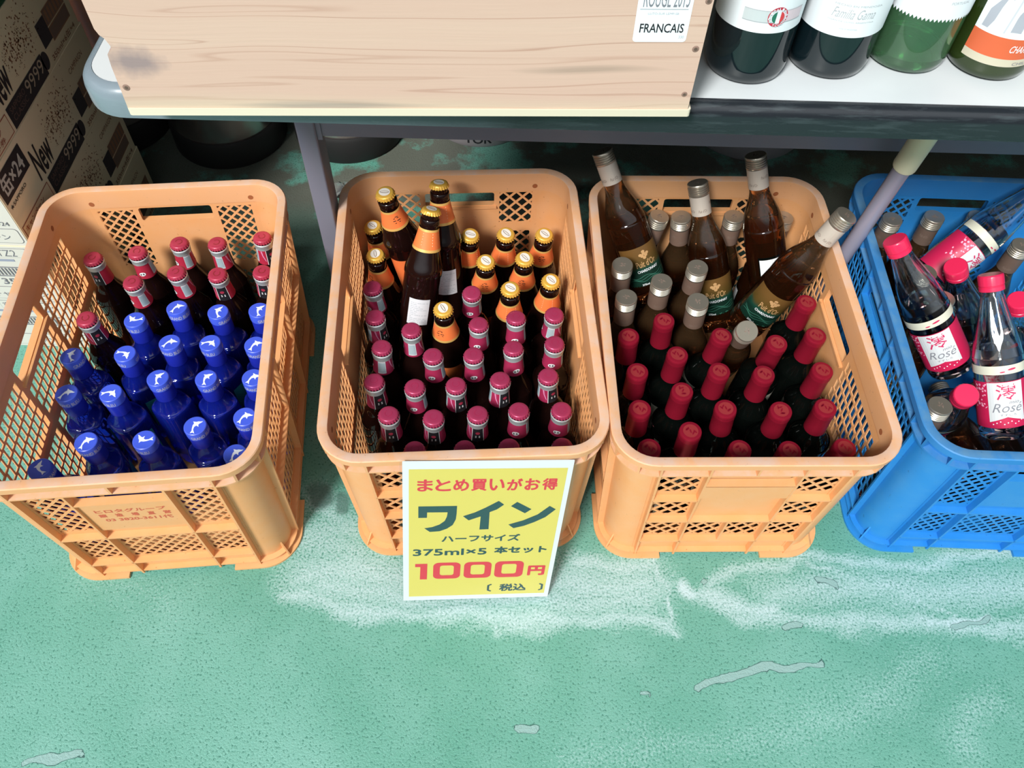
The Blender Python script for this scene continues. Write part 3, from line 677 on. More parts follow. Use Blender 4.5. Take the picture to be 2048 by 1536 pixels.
DOLPHIN = [(-.95, -.50), (-.62, -.34), (-.40, -.05), (-.15, .20), (.10, .32), (.16, .60), (.40, .31), (.62, .20), (.78, .02), (1.0, -.12), (.80, -.16), (.56, -.12), (.36, -.14), (.22, -.42), (.12, -.10), (-.14, -.10), (-.42, -.34), (-.50, -.58), (-.60, -.88), (-.68, -.62)]
def make_blue(name, label, group):
    root = thing(name, label, 'bottle', group=group)
    P = [(0, .003), (.0235, 0), (.0262, .003), (.0268, .008), (.0268, .112)] + crom([(.0268, .118), (.0264, .124), (.0252, .1275), (.0235, .1285), (.021, .132), (.0172, .1405), (.0152, .148), (.0146, .156)], 3) + [(.0146, .172), (.012, .174), (0, .174)]
    def sq(r, z, a):                               # rounded-square body, round neck
        k = max(0, min(1, (r - .017) / .009)); n = 2 + 3.2 * k
        return r * (1 + k * ((abs(cos(a)) ** n + abs(sin(a)) ** n) ** (-1 / n) - 1) * .62) * (1 - .03 * k)
    b = MB(); b.lathe(P, 48, 0, sq); b.build('glass_body', BLUEG, root, 30)
    b = MB(); b.lathe([(.0149, .150), (.0151, .1515), (.0151, .1745), (.0149, .175)], 40); b.build('neck_sleeve', BLUECAPD, root)
    b = MB(); b.lathe([(.0152, .1745), (.0158, .1752), (.0158, .1875), (.0153, .1893), (.0143, .190), (0, .190)], 48); c = b.build('cap', BLUECAP, root)
    b = MB(); b.flat([(x * .0122, y * .0122) for x, y in DOLPHIN], capmap(.1902), 0); c2 = lambda z: .0158
    for a in (0, pi): put_text(b, 'GRAND BLEU', -.0165, .0165, .0018, .0082, cylmap(c2, a - pi / 2, .1755, .0002), 1, .02)
    b.build('cap_print', [CAPLIGHT, SILVERTXT], c, 0)
    m = mat('blue_label_teal', (0.03, 0.30, 0.34), 0.4)
    b = MB(); b.grid(lambda u, v: (.0268 * .97 + .0005, (u - .5) * .024, .040 + .062 * v), 1, 1); b.build('body_label', m, root, 0)
    return root

PC = [(0, .012), (.016, .008), (.026, .0), (.0293, .003)] + crom([(.03, .008), (.03, .145), (.0285, .158), (.0225, .170), (.0165, .180), (.0145, .192)], 4) + [(.0140, .205), (.0135, .236), (0, .236)]
def make_capsule(name, label, group):
    root = thing(name, label, 'bottle', group=group); rf = profr(PC)
    b = MB(); b.lathe(PC, 32); b.build('glass_body', BLACKGLASS, root)
    b = MB(); b.lathe([(.0152, .187), (.0150, .200), (.0146, .224), (.0150, .2255), (.0153, .2285), (.0149, .2305), (.0152, .2325), (.0149, .2360), (.0142, .2375), (.0120, .2380), (0, .2380)], 40)
    c = b.build('capsule', REDFOIL, root, 50)
    b = MB(); R = random.Random(8)
    b.flat(ell(0, 0, .0100, .0100, 26), capmap(.2382), 0)
    for i in range(5): b.flat(ell(R.uniform(-.005, .005), R.uniform(-.005, .005), .0032, .0011, 10, R.uniform(0, 3)), capmap(.2384), 1)
    b.build('embossed_top', [REDFOILD, REDFOIL], c, 0)
    b = MB(); cylpatch(b, rf, radians(-75), radians(75), .070, .142, .0004, 0, 24, 2); b.build('front_label', CREAM, root, 60)
    return root

PS = [(0, .014), (.016, .010), (.027, .0), (.0305, .003)] + crom([(.031, .008), (.031, .122), (.0303, .138), (.0272, .155), (.0215, .171), (.0170, .184), (.0148, .194)], 4) + [(.0143, .203), (.0142, .246), (0, .246)]
def green_gold():
    m = mat('label_gold_to_green', (0.1, 0.1, 0.05), 0.38); t = NT(m); sp = t.n('ShaderNodeSeparateXYZ'); co = t.n('ShaderNodeTexCoord').outputs['Object']; t.l(co, sp.inputs[0])
    wv = t.math('ADD', sp.outputs[2], t.math('MULTIPLY', t.math('SUBTRACT', t.noise(co, 28, 2).outputs[0], .5), .03))
    c = t.ramp(wv, [(.052, (.004, .022, .014)), (.060, (.006, .048, .030)), (.068, (.075, .048, .010)), (.092, (.13, .065, .017))]); t.l(c.outputs[0], t.b.inputs['Base Color']); return m
LABGG = green_gold()
def make_silver(name, label, group, skirt=None, cat='bottle'):
    root = thing(name, label, cat, group=group); rf = profr(PS); d = radians
    b = MB(); b.lathe(PS, 40); b.build('glass_body', AMBER, root, 60)
    pr = [(.0152, .231), (.0158, .2325)]
    for i in range(4): pr += [(.0159, .2342 + i * .0034), (.0148, .2352 + i * .0034), (.0148, .2361 + i * .0034), (.0159, .2371 + i * .0034)]
    pr += [(.0158, .2488), (.0150, .250), (0, .250)]
    b = MB(); b.lathe(pr, 44); c = b.build('screw_cap', ALU, root)
    b = MB(); R = random.Random(5)
    for i in range(7): b.flat(ell(R.uniform(-.004, .004), R.uniform(-.003, .003), .0022, .0006, 8, R.uniform(0, 3)), capmap(.2502))
    b.build('cap_emblem', SKIRTINK, c, 0)
    b = MB(); cylpatch(b, lambda z: .0153, 0, 2 * pi, .200, .231, 0, 0, 40, 1)
    for a in range(0, 360, 72):
        m = cylmap(lambda z: .0153, d(a), .204 + (a // 72 % 2) * .010, .0002)
        put_text(b, "Puit d'Or", -.0068, .0068, .002, .0068, m, 1, .0, .3)
    s = b.build('cap_skirt', [skirt or SKIRT, SKIRTINK], root, 60)
    b = MB(); cylpatch(b, rf, d(-72), d(72), .030, .098, .0004, 0, 30, 6)
    m = cylmap(rf, 0, .030, .0007)
    put_text(b, "Puit d'Or", -.016, .016, .034, .045, m, 1, .01); put_text(b, 'CHARDONNAY', -.017, .017, .0255, .0300, m, 2, .015)
    for i, (x, y) in enumerate(((-.003, .052), (.003, .052), (0, .0485), (-.0055, .0545), (.0055, .055), (0, .0555), (0, .059))): b.flat(ell(x, y, .0028, .0024, 12), m, 1)
    put_text(b, '375ml', -.016, -.005, .003, .0062, m, 2, .02); b.flat(rect(.001, .015, .0038, .0046), m, 3)
    for i in range(3): b.flat([(-.034 + .0034 * k, .012 + .003 * i + .002 * sin(k * .7 + i)) for k in range(20)] + [(-.034 + .0034 * k, .0125 + .003 * i + .002 * sin(k * .7 + i)) for k in range(19, -1, -1)], m, 3)
    b.build('front_label', [LABGG, mat('label_gold_ink', (.62, .36, .16), .4, metal=.3), WHITE, mat('label_green_line', (.05, .22, .15), .5)], root, 60)
    b = MB(); cylpatch(b, rf, d(150), d(212), .040, .094, .0004, 0, 14, 2); m = cylmap(rf, d(180), .040, .0007)
    cylpatch(b, rf, d(154), d(208), .044, .090, .0007, 1, 12, 2); m = cylmap(rf, d(180), .040, .0010)
    for i in range(6): b.flat(rect(-.0135, .0135 - (i % 3) * .004, .040 + i * .0015, .0407 + i * .0015), m, 2)
    b.build('back_label', [BLACKGLASS, WHITE, INKL], root, 60)
    return root

CLEAR = mat('clear_glass', (0.92, 0.95, 0.96), 0.04, spec=0.6, trans=1.0, ior=1.48)
ROSEWINE = mat('rose_wine', (0.93, 0.62, 0.58), 0.02, trans=0.94, ior=1.34)
ROSERED = mat('label_crimson', (0.50, 0.012, 0.07), 0.45)
ROSECAP = mat('rose_cap_red', (0.70, 0.022, 0.085), 0.28)
ROSEINK = mat('rose_brush_ink', (0.52, 0.02, 0.10), 0.5)
PETAL = mat('petal_pink', (0.80, 0.36, 0.50), 0.5)
SILVPANEL = mat('label_panel_silver', (0.70, 0.73, 0.74), 0.35, metal=0.15)
PR = [(0, .007), (.020, .004), (.027, .0), (.031, .003)] + crom([(.032, .008), (.032, .108), (.0312, .122), (.0275, .145), (.0215, .172), (.0165, .195), (.0148, .205)], 4) + [(.0140, .2075), (.0140, .232)]
def make_rose(name, label, group):
    root = thing(name, label, 'bottle', group=group); rf = profr(PR); d = radians
    def facet(r, z, a):
        k = max(0, min(1, (z - .135) / .02)) * max(0, min(1, (.207 - z) / .006)); return r * (1 + .045 * k * cos(8 * a + z * 26))
    b = MB(); inner = [(r - .0022, max(z + .004, .010)) for r, z in PR if r > .02 or z > .15]
    b.lathe(PR + [(.0118, .232)] + [(r - .0022, z) for r, z in PR[::-1] if r > .013 and z > .012] + [(0, .011)], 48, 0, facet); b.build('glass_body', CLEAR, root, 50)
    b = MB(); b.lathe([(0, .0112), (.0294, .0122)] + [(r - .0024, z) for r, z in PR if r > .0305 and .012 < z < .125] + [(.026, .132), (0, .132)], 40); b.build('wine', ROSEWINE, root, 50)
    b = MB(); b.lathe([(.0150, .2120), (.0162, .2125), (.0162, .2180), (.0155, .2185), (.0155, .2195), (.0162, .2200)], 44); b.build('cap_ring', ROSECAP, root)
    b = MB(); b.lathe([(.0155, .2195), (.0164, .2203), (.0164, .2318), (.0160, .2335), (.0148, .2348), (0, .2350)], 60, 0, lambda r, z, a: r - .00035 * (cos(40 * a) > 0) * (.221 < z < .232)); b.build('cap', ROSECAP, root, 40)
    b = MB(); cylpatch(b, rf, d(-118), d(118), .020, .088, .0004, 0, 48, 2)
    m1 = cylmap(rf, 0, .020, .0006); m2 = cylmap(rf, 0, .020, .0008)
    
    nseg = 12
    for i in range(nseg):                                                              # silver panel in strips so it follows the curve
        x0, x1 = -.0225 + i * .045 / nseg, -.0225 + (i + 1) * .045 / nseg; f = lambda x: .009 + .0075 * (1 - abs(x) / .0225)
        b.flat([(x0, f(x0)), (x1, f(x1)), (x1, .067), (x0, .067)], m1, 1)
    put_text(b, '澪', -.012, .013, .0415, .0645, m2, 2, .008); put_text(b, 'mio', .003, .016, .0355, .0400, m2, 3, 0, .3)
    put_text(b, 'Rosé', -.018, .020, .0235, .0365, m2, 3, -.004, .35); put_text(b, 'すずしろ', -.009, .011, .0180, .0212, m2, 3)
    R = random.Random(2)
    for i in range(26): b.flat(ell(R.uniform(-.042, -.0245), R.uniform(.030, .066), R.uniform(.0008, .0026), R.uniform(.0006, .002), 10, R.uniform(0, 3)), m2, 4)
    for i in range(9): b.flat(ell(-.018 + i * .0045, .006 + .002 * (i % 3), .0009, .0009, 8), m2, 5)
    for i in range(8): b.flat(rect(.0185, .0205, .062 - i * .003, .060 - i * .003), m2, 5)
    b.build('front_label', [ROSERED, SILVPANEL, ROSEINK, INKG, PETAL, WHITE], root, 60)
    b = MB(); cylpatch(b, rf, d(-118), d(118), .0985, .111, .0004, 0, 40, 1); m = cylmap(rf, .25, .0985, .0006)
    b.flat(ell(.002, .0065, .0055, .0014, 14, .1), m, 1); b.flat(ell(-.010, .0035, .0034, .001, 14, .1), m, 1)
    b.build('shoulder_band', [mat('band_pale', (.62, .62, .50), .5), ROSEINK], root, 60)
    return root

NTH = ['first', 'second', 'third', 'fourth', 'fifth', 'sixth', 'seventh', 'eighth']
def rows(n): return n
def place(proto, pts, labels, rots):
    """proto stands for the first bottle; every further bottle is a copy of it and of its parts"""
    index_kids()
    for i, ((b, c), lb, r) in enumerate(zip(pts, labels, rots)):
        o = proto if i == 0 else copy_tree(proto)
        o['label'] = lb
        if abs(b[2] - .013) < .0006:                     # a tilted bottle rests on the edge of its foot
            ax = (Vector(c) - Vector(b)).normalized(); h = .029 * sqrt(max(0, 1 - ax.z ** 2)) + .0003
            b = (b[0], b[1], b[2] + h); c = (c[0], c[1], c[2] + h)
        aim(o, b, c, r)
FRONT = 1.5 * pi
def face(a, tw=0.0): return FRONT - radians(a) + tw     # turn the feature at angle a to the viewer
RND = random.Random(11)
def jit(k=.25): return RND.uniform(-k, k)

# crate of blue bottles: ten raspberry caps behind, twenty blue caps in front
RL = ['raspberry-capped bottle farthest back left in the crate of blue bottles',
 'raspberry-capped bottle with white oval badge, second from left in the back row beside blue bottles',
 'raspberry-capped bottle, third from left in the back row of the crate of blue bottles',
 'raspberry-capped bottle, fourth from left in the back row of the leftmost crate',
 'raspberry-capped bottle in the far right corner of the crate of blue bottles',
 'raspberry-capped bottle, leftmost of the row right behind the blue caps',
 'raspberry-capped bottle, second from left of the row right behind the blue caps',
 'raspberry-capped bottle, third from left of the row right behind the blue caps, black panel showing',
 'raspberry-capped bottle, rightmost of the row right behind the blue caps',
 'raspberry-capped bottle standing alone at the left wall beside the blue caps']
RR = [face(205), face(15, .3), face(45), face(88), face(150), face(45), face(50), face(190), face(205), face(160)]
place(make_small(REDCAP, NECKRED, 'crown_cap_bottle', '', 'raspberry-capped bottles'), BOTTLES['red0'], RL, RR)
BLN = [(5, 1), (5, 2), (5, 3), (5, 4), (4, 1), (4, 2), (4, 3), (4, 4), (4, 5), (3, 1), (3, 2), (3, 3), (3, 4), (3, 5), (2, 3), (2, 4), (2, 1), (2, 2), (1, 1), (1, 2)]
TOT = {1: 2, 2: 4, 3: 5, 4: 5, 5: 4}
def nth(c, tot): return 'leftmost' if c == 1 else 'rightmost' if c == tot else NTH[c - 1] + ' from left'
ROWN = {1: 'the front row half hidden by the rim', 2: 'the second row from the front', 3: 'the third row from the front', 4: 'the fourth row from the front', 5: 'the back row of blue caps'}
BL = ['blue glass bottle with dolphin cap, %s in %s' % (nth(c, TOT[r]), ROWN[r]) for r, c in BLN]
BDIR = [150, 25, 70, 60, 80, -50, 12, -30, 25, 15, -30, 60, 50, 20, 45, 20, 30, 150, 100, 40]
place(make_blue('blue_glass_bottle', '', 'blue bottles with dolphin caps'), BOTTLES['blue0'], BL, [radians(a) for a in BDIR])
# crate behind the sign
PN = [(6, 1), (6, 2), (5, 1), (5, 2), (5, 3), (5, 4), (5, 5), (4, 1), (4, 2), (4, 3), (4, 4), (4, 5), (3, 1), (3, 2), (3, 3), (3, 4), (3, 5), (2, 1), (2, 2), (2, 3), (2, 4), (2, 5), (1, 1), (1, 2), (1, 3), (1, 4)]
PT = {1: 4, 2: 5, 3: 5, 4: 5, 5: 5, 6: 2}
PROW = {1: 'half hidden by the front rim above the price sign', 2: 'second row from front, crate behind price sign', 3: 'third row from front, crate behind price sign', 4: 'fourth row from front, crate behind price sign', 5: 'fifth row from front, crate behind price sign', 6: 'next to the gold caps, rearmost purple row'}
PL = ['purple-capped bottle, %s, %s' % (nth(c, PT[r]), PROW[r]) for r, c in PN]
PA = [40, 10, 150, 88, 8, 5, 95, 88, 15, 5, -25, 5, 165, 15, 175, 160, 178, 200, 203, 200, 8, 8, 0, 60, 120, 20]
place(make_small(PURPLE, NECKPURPLE, 'crown_cap_bottle', '', 'purple-capped bottles'), BOTTLES['purple1'], PL, [face(a, jit(.15)) for a in PA])
GL = ['gold-capped bottle half hidden behind the left leaning brown bottle', 'gold-capped bottle by the left wall of the middle crate behind purple caps', 'gold-capped bottle just right of the leaning brown bottles, by the far wall',
 'gold-capped bottle, second from right along the far wall below the lattice', 'gold-capped bottle in the far right corner of the crate behind the price sign', 'gold-capped bottle in front of the far row, left one of two',
 'gold-capped bottle in front of the far row, right one of two', 'gold-capped bottle, left of the pair directly behind purple caps', 'gold-capped bottle, right of the pair directly behind purple caps by the right wall', 'gold-capped bottle standing lowest, among the purple caps in front of the leaning bottles',
 'brown bottle with gold cap leaning at left of the three raised ones', 'brown bottle with gold cap and grey back label, front one of the three raised ones', 'brown bottle with gold cap raised highest against the crate handle hole']
place(make_gold('gold_cap_bottle', '', 'gold-capped brown bottles'), BOTTLES['gold1'], GL, [face(a) for a in (0, 40, 150, 185, 0, 0, 5, 170, 185, 20, -30, 178, 170)])
# crate beside the blue one
SL = ['screw-capped bottle standing by the left wall under the leaning wine bottle', 'screw-capped bottle by the left wall nearest the red foil caps', 'screw-capped bottle in front of the left leaning bottle label', 'screw-capped bottle with bluish cap top, just behind the red foil caps',
 'screw-capped bottle standing before the second leaning wine bottle', 'screw-capped bottle half hidden right of the left leaning bottle', 'screw-capped bottle at the far wall left of the second leaning bottle', 'screw-capped bottle at the far wall between two raised wine bottles', 'screw-capped bottle in the far right corner beside the upright raised bottle',
 'amber wine bottle leaning out over the left far corner of the crate', 'amber wine bottle with white printed skirt, second raised one from left', 'amber wine bottle raised upright with its back label towards the viewer', 'amber wine bottle leaning right over the rim towards the mop pole', 'screw-capped bottle tipped towards the viewer among the red foil caps']
place(make_silver('screw_cap_wine_bottle', '', 'screw-capped amber wine bottles', SKIRTB), BOTTLES['silver2'][:9] + BOTTLES['silver2'][13:], SL[:9] + SL[13:], [jit(3) for _ in range(10)])
place(make_silver('screw_cap_wine_bottle', '', 'screw-capped amber wine bottles'), BOTTLES['silver2'][9:13], SL[9:13], [face(-22), face(-5), face(182), face(15)])
CN = [(6, 4), (6, 2), (5, 1), (6, 3), (5, 4), (5, 5), (5, 2), (5, 3), (4, 1), (4, 3), (4, 4), (4, 2), (3, 1), (3, 3), (3, 4), (3, 5), (3, 2), (1, 1), (1, 2), (1, 3), (1, 4)]
CLAB = ['red-foiled bottle under the neck of the bottle leaning right, by the right wall', 'red-foiled bottle farthest back, left of the bluish screw cap', 'red-foiled bottle at the left wall in front of the screw caps', 'red-foiled bottle left of the tipped screw-capped bottle',
 'red-foiled bottle half hidden right of the tipped screw cap', 'red-foiled bottle by the handle hole in the right wall', 'red-foiled bottle, second from left, fifth row from the front rim', 'red-foiled bottle right in front of a half hidden red one, near crate centre',
 'red-foiled bottle at the left wall, fourth row from the front rim', 'red-foiled bottle in the middle of the fourth row from the front rim', 'red-foiled bottle at the right wall, fourth row from the front rim', 'red-foiled bottle, second from left, third row from the front rim',
 'red-foiled bottle at the left wall with wrinkled foil, second row from the front rim', 'red-foiled bottle, second from left in the second row with a pale label corner', 'red-foiled bottle, third from left in the second row from the front rim', 'red-foiled bottle at the right wall, second row from the front rim',
 'red-foiled bottle, nearest whole one, second from left beside the front rim', 'red-foiled bottle half hidden at the left end of the front rim', 'red-foiled bottle half hidden by the front rim, second from left', 'red-foiled bottle half hidden by the front rim, third from left', 'red-foiled bottle half hidden at the right end of the front rim']
place(make_capsule('red_foil_wine_bottle', '', 'red-foiled half wine bottles'), BOTTLES['capsule2'], CLAB, [radians(RND.choice((20, 10, 200, 160, 30))) for _ in CLAB])
# blue crate
QL = ['clear rosé bottle lying along the left wall of the blue crate, label up', 'clear rosé bottle with red cap leaning behind the upright labelled one', 'clear rosé bottle with full label, nearest one propped against the front rim', 'clear bottle lying across the far right of the blue crate, label sideways',
 'rosé bottle low down with its red cap beside the nearest labelled bottle', 'rosé bottle with red cap at the picture edge, right of the nearest labelled bottle']
place(make_rose('rose_bottle', '', 'clear rosé bottles'), BOTTLES['rose3'], QL, [face(12), face(180), face(12), face(-10), face(60), face(30)])
TL = ['dark-skirted screw cap bottle in the far left corner of the blue crate', 'dark-skirted screw cap bottle under the handle hole of the blue crate', 'dark-skirted screw cap bottle half hidden behind the leftmost lying rosé bottle', 'dark-skirted screw cap bottle between the lying rosé bottle and its neighbour',
 'dark-skirted screw cap bottle seen beneath the bottle lying across the far right', 'dark-skirted screw cap bottle at the picture edge by the bottle lying across', 'dark-skirted screw cap bottle low at the left wall near the front rim',
 'added dark bottle lying flat on the blue crate floor against its left wall', 'added dark bottle lying flat on the blue crate floor under the nearest labelled bottle', 'added dark bottle lying flat on the blue crate floor against its right wall']  # the last three are added to fill the dark crate bottom
place(make_silver('screw_cap_wine_bottle', '', 'screw-capped bottles in the blue crate', SKIRTD), BOTTLES['silver3'], TL, [jit(3) for _ in TL])

# ------------------------------------------------------------------ table with wine crate and bottles on it
def make_table():
    T_ = thing('folding_table', 'white-topped folding table with dark rounded edge band above the crates', 'table', (-.418, .6355, 0), .008)
    W_, D_ = 2.1, 1.05
    def slab(off, z): return [(x + W_ / 2, y + D_ / 2, z) for x, y in rrect(W_ / 2 - off, D_ / 2 - off, .046 - off, 10)]
    b = MB(); rg = [slab(o, z) for o, z in ((.004, .667), (.0005, .669), (0, .673), (0, .686), (.0012, .692), (.0045, .697), (.0095, .6995), (.012, .6998))]
    b.loft(rg, 0, False); n = len(rg[0]); b.add(rg[0], [tuple(range(n))[::-1]])
    em = mat('table_edge_band', (.06, .075, .09), 0.25, spec=.6); t = NT(em); co = t.n('ShaderNodeTexCoord').outputs['Object']
    mp = t.n('ShaderNodeMapping'); mp.inputs['Scale'].default_value = (14, 14, 150); t.l(co, mp.inputs[0])
    wn = t.noise(mp.outputs[0], 1.0, 4, .65); sx = t.n('ShaderNodeSeparateXYZ'); t.l(co, sx.inputs[0])
    sheen_to_worn = t.ramp(t.math('ADD', sx.outputs[0], t.math('MULTIPLY', t.noise(co, 6, 3).outputs[0], .15)), [(.22, (0, 0, 0)), (.50, (1, 1, 1))])        # dark worn stretch; the pale corner has its sky reflection put into the colour
    dk = t.mix(t.ramp(wn.outputs[0], [(.52, (0, 0, 0)), (.68, (1, 1, 1))]).outputs[0], (.014, .017, .022, 1), (.036, .048, .055, 1))
    t.l(t.mix(sheen_to_worn.outputs[0], (.20, .25, .29, 1), dk), t.b.inputs['Base Color'])
    t.l(t.ramp(wn.outputs[0], [(.45, (.22, .22, .22)), (.7, (.40, .40, .40))]).outputs[0], t.b.inputs['Roughness'])
    b.build('edge_band', em, T_)
    b = MB(); r2 = [slab(.0125, .6985), slab(.0125, .7000)]; n = len(r2[0]); b.loft(r2, 0, False); b.add(r2[1], [tuple(range(n))]); b.add(r2[0], [tuple(range(n))[::-1]])
    tm = mat('table_laminate', 'E4E8EA', .38); t = NT(tm); co = t.n('ShaderNodeTexCoord').outputs['Object']
    t.l(t.mix(t.ramp(t.noise(co, 7, 3).outputs[0], [(.5, (0, 0, 0)), (.8, (.5, .5, .5))]).outputs[0], s2l('CED4D7'), s2l('B5BBBF')), t.b.inputs['Base Color'])
    b.build('top', tm, T_)
    sm = mat('grey_steel_paint', (.20, .205, .26), .42, metal=.2)
    y0 = .2625
    b = MB(); b.box(.150, 1.95, y0, y0 + .016, .448, .545); b.box(.150, 1.95, y0, y0 + .030, .545, .548); b.box(.150, 1.95, y0, y0 + .03, .445, .448)
    b.build('stretcher', sm, T_)
    for x in (.1325, 1.95):
        b = MB(); b.prism(rr(x - .0135, x + .0135, y0 - .006, y0 + .034, .003, 3), .012, .667); b.box(x + .0135, x + .020, y0 - .002, y0 + .0, .44, .56)
        lg = b.build('leg', sm, T_)
        b = MB(); b.prism(rr(x - .015, x + .015, y0 - .008, y0 + .036, .004, 3), 0, .013); b.build('foot_cap', mat('black_rubber', (.012, .012, .012), .7), lg)
make_table()

def wood_mat():
    m = mat('pine_wood', 'DDBFAE', .62); t = NT(m); co = t.n('ShaderNodeTexCoord').outputs['Object']
    wob = t.noise(co, 4, 1); k = t.n('ShaderNodeVectorMath', operation='SCALE'); k.inputs['Scale'].default_value = .030; t.l(wob.outputs[1], k.inputs[0])
    a = t.n('ShaderNodeVectorMath', operation='ADD'); t.l(co, a.inputs[0]); t.l(k.outputs[0], a.inputs[1])
    mp = t.n('ShaderNodeMapping'); mp.inputs['Scale'].default_value = (.35, 6, 15); t.l(a.outputs[0], mp.inputs[0])
    g = t.noise(mp.outputs[0], 1.0, 3, .55)
    mp2 = t.n('ShaderNodeMapping'); mp2.inputs['Scale'].default_value = (9, 40, 420); t.l(a.outputs[0], mp2.inputs[0])
    f = t.noise(mp2.outputs[0], 1.0, 3, .6); big = t.noise(co, 4, 2)
    c = t.mix(t.ramp(g.outputs[0], [(.30, (0, 0, 0)), (.72, (1, 1, 1))]).outputs[0], s2l('D3B7A6'), s2l('CBA697'))
    for lv, op in ((.36, .5), (.43, .65), (.48, .4), (.53, .7), (.585, .5), (.64, .6)):
        c = t.mix(t.ramp(g.outputs[0], [(lv - .006, (0, 0, 0)), (lv, (op, op, op)), (lv + .003, (0, 0, 0))]).outputs[0], c, s2l('A57866'))
    c = t.mix(t.math('MULTIPLY', f.outputs[0], .16), c, s2l('C9A48E'))
    at = t.n('ShaderNodeSeparateXYZ'); t.l(co, at.inputs[0])
    edge = t.ramp(t.math('ADD', at.outputs[2], t.math('MULTIPLY', t.math('SUBTRACT', big.outputs[0], .5), .03)), [(.004, (1, 1, 1)), (.022, (0, 0, 0))])
    c = t.mix(t.math('MULTIPLY', edge.outputs[0], .6), c, s2l('CFC0A6'))
    # grey knot near the broken left end and grey weathering along the lower edge
    def spot(cx, cz, rx, rz):
        mpk = t.n('ShaderNodeMapping'); mpk.inputs['Location'].default_value = (-cx / rx, 0, -cz / rz); mpk.inputs['Scale'].default_value = (1 / rx, 0, 1 / rz); t.l(a.outputs[0], mpk.inputs[0])
        ln = t.n('ShaderNodeVectorMath', operation='LENGTH'); t.l(mpk.outputs[0], ln.inputs[0]); return ln.outputs['Value']
    n3 = t.noise(co, 90, 3)
    s1 = t.math('ADD', spot(.040, .068, .030, .018), t.math('MULTIPLY', t.math('SUBTRACT', n3.outputs[0], .5), .8))
    c = t.mix(t.ramp(s1, [(.25, (.85, .85, .85)), (1.0, (0, 0, 0))]).outputs[0], c, s2l('8D7E80'))
    s2 = t.math('ADD', spot(.20, .020, .10, .010), t.math('MULTIPLY', t.math('SUBTRACT', f.outputs[0], .5), 1.2))
    c = t.mix(t.ramp(s2, [(.3, (.6, .6, .6)), (1.0, (0, 0, 0))]).outputs[0], c, s2l('8F8881'))
    s3 = spot(.43, .060, .07, .005); c = t.mix(t.ramp(s3, [(.3, (.5, .5, .5)), (1.0, (0, 0, 0))]).outputs[0], c, s2l('8F7E70'))
    t.l(c, t.b.inputs['Base Color']); t.bump(f.outputs[0], .12, .001)
    return m
WOOD = wood_mat()
PALEWOOD = mat('pale_wood_edge', 'DCD2BC', .6)
def make_wine_crate():
    r = thing('wooden_wine_box', 'wooden wine box with white sticker and chipped left end on the table', 'box', (-.352, .6005, .7003), .047)
    H, t_ = .200, .012
    P = [(.0052, .0072), (.5025, .0072), (.5045, H), (.0052, H), (.0056, .082), (.0075, .0765), (.0105, .0735), (.0128, .067), (.0125, .064), (.0102, .0615), (.0075, .059), (.0070, .054), (.0064, .048)]
    b = MB(); b.plate(P, [], 0.0005, t_, lambda u, v, w: (u, w, v)); b.build('front_panel', WOOD, r, 0)
    b = MB(); b.prism(rr(.0045, .5055, -.0008, .330, .003, 3), 0, .0070); b.build('bottom_board', PALEWOOD, r)
    b = MB(); b.box(.0052, .5045, .318, .330, .0072, H); b.build('back_panel', WOOD, r, 0)
    for x in (.014, .491): b = MB(); b.box(x, x + .0105, t_, .318, .0072, H); b.build('side_panel', WOOD, r, 0)
    for u, v, q in ((.0115, .0275, .0036), (.4975, .0665, .0034), (.4965, .0225, .0030), (.4995, .1085, .0032)):
        b = MB(); b.M = Matrix.Translation((u, .0005, v)) @ Matrix.Rotation(pi / 2, 4, 'X'); b.lathe([(q * .75, -.0006), (q * .7, .0002), (0, .0004)], 14); b.lathe([(q, -.0002), (q * .75, .00025), (0, .0003)], 16, 1)
        b.build('nail', [mat('rusty_nail', '7A6258', .5, metal=.5), mat('nail_hole_rust', '8E7266', .8)], r)
    st = MB(); mp = lambda k: (lambda u, v: (u, .0005 - k, v))
    st.flat(rr(.4430, .4875, .0730, .135, .003), mp(.0003), 0); m = mp(.0005)
    put_text(st, 'FRANCAIS', .4475, .4838, .0815, .0895, m, 1, .012); put_text(st, 'ROUGE 2015', .4475, .4845, .1035, .1185, m, 2, .0, 0)
    st.flat(rect(.4455, .4845, .1015, .1022), m, 3); put_text(st, 'LLITO-SUR LEMP-SB', .4525, .4775, .0972, .0990, m, 3); put_text(st, '330', .4808, .4852, .0765, .0790, m, 3)
    st.build('sticker', [mat('sticker_white', 'E9EEF6', .4), INK, INKG, INKL], r, 0)
make_wine_crate()

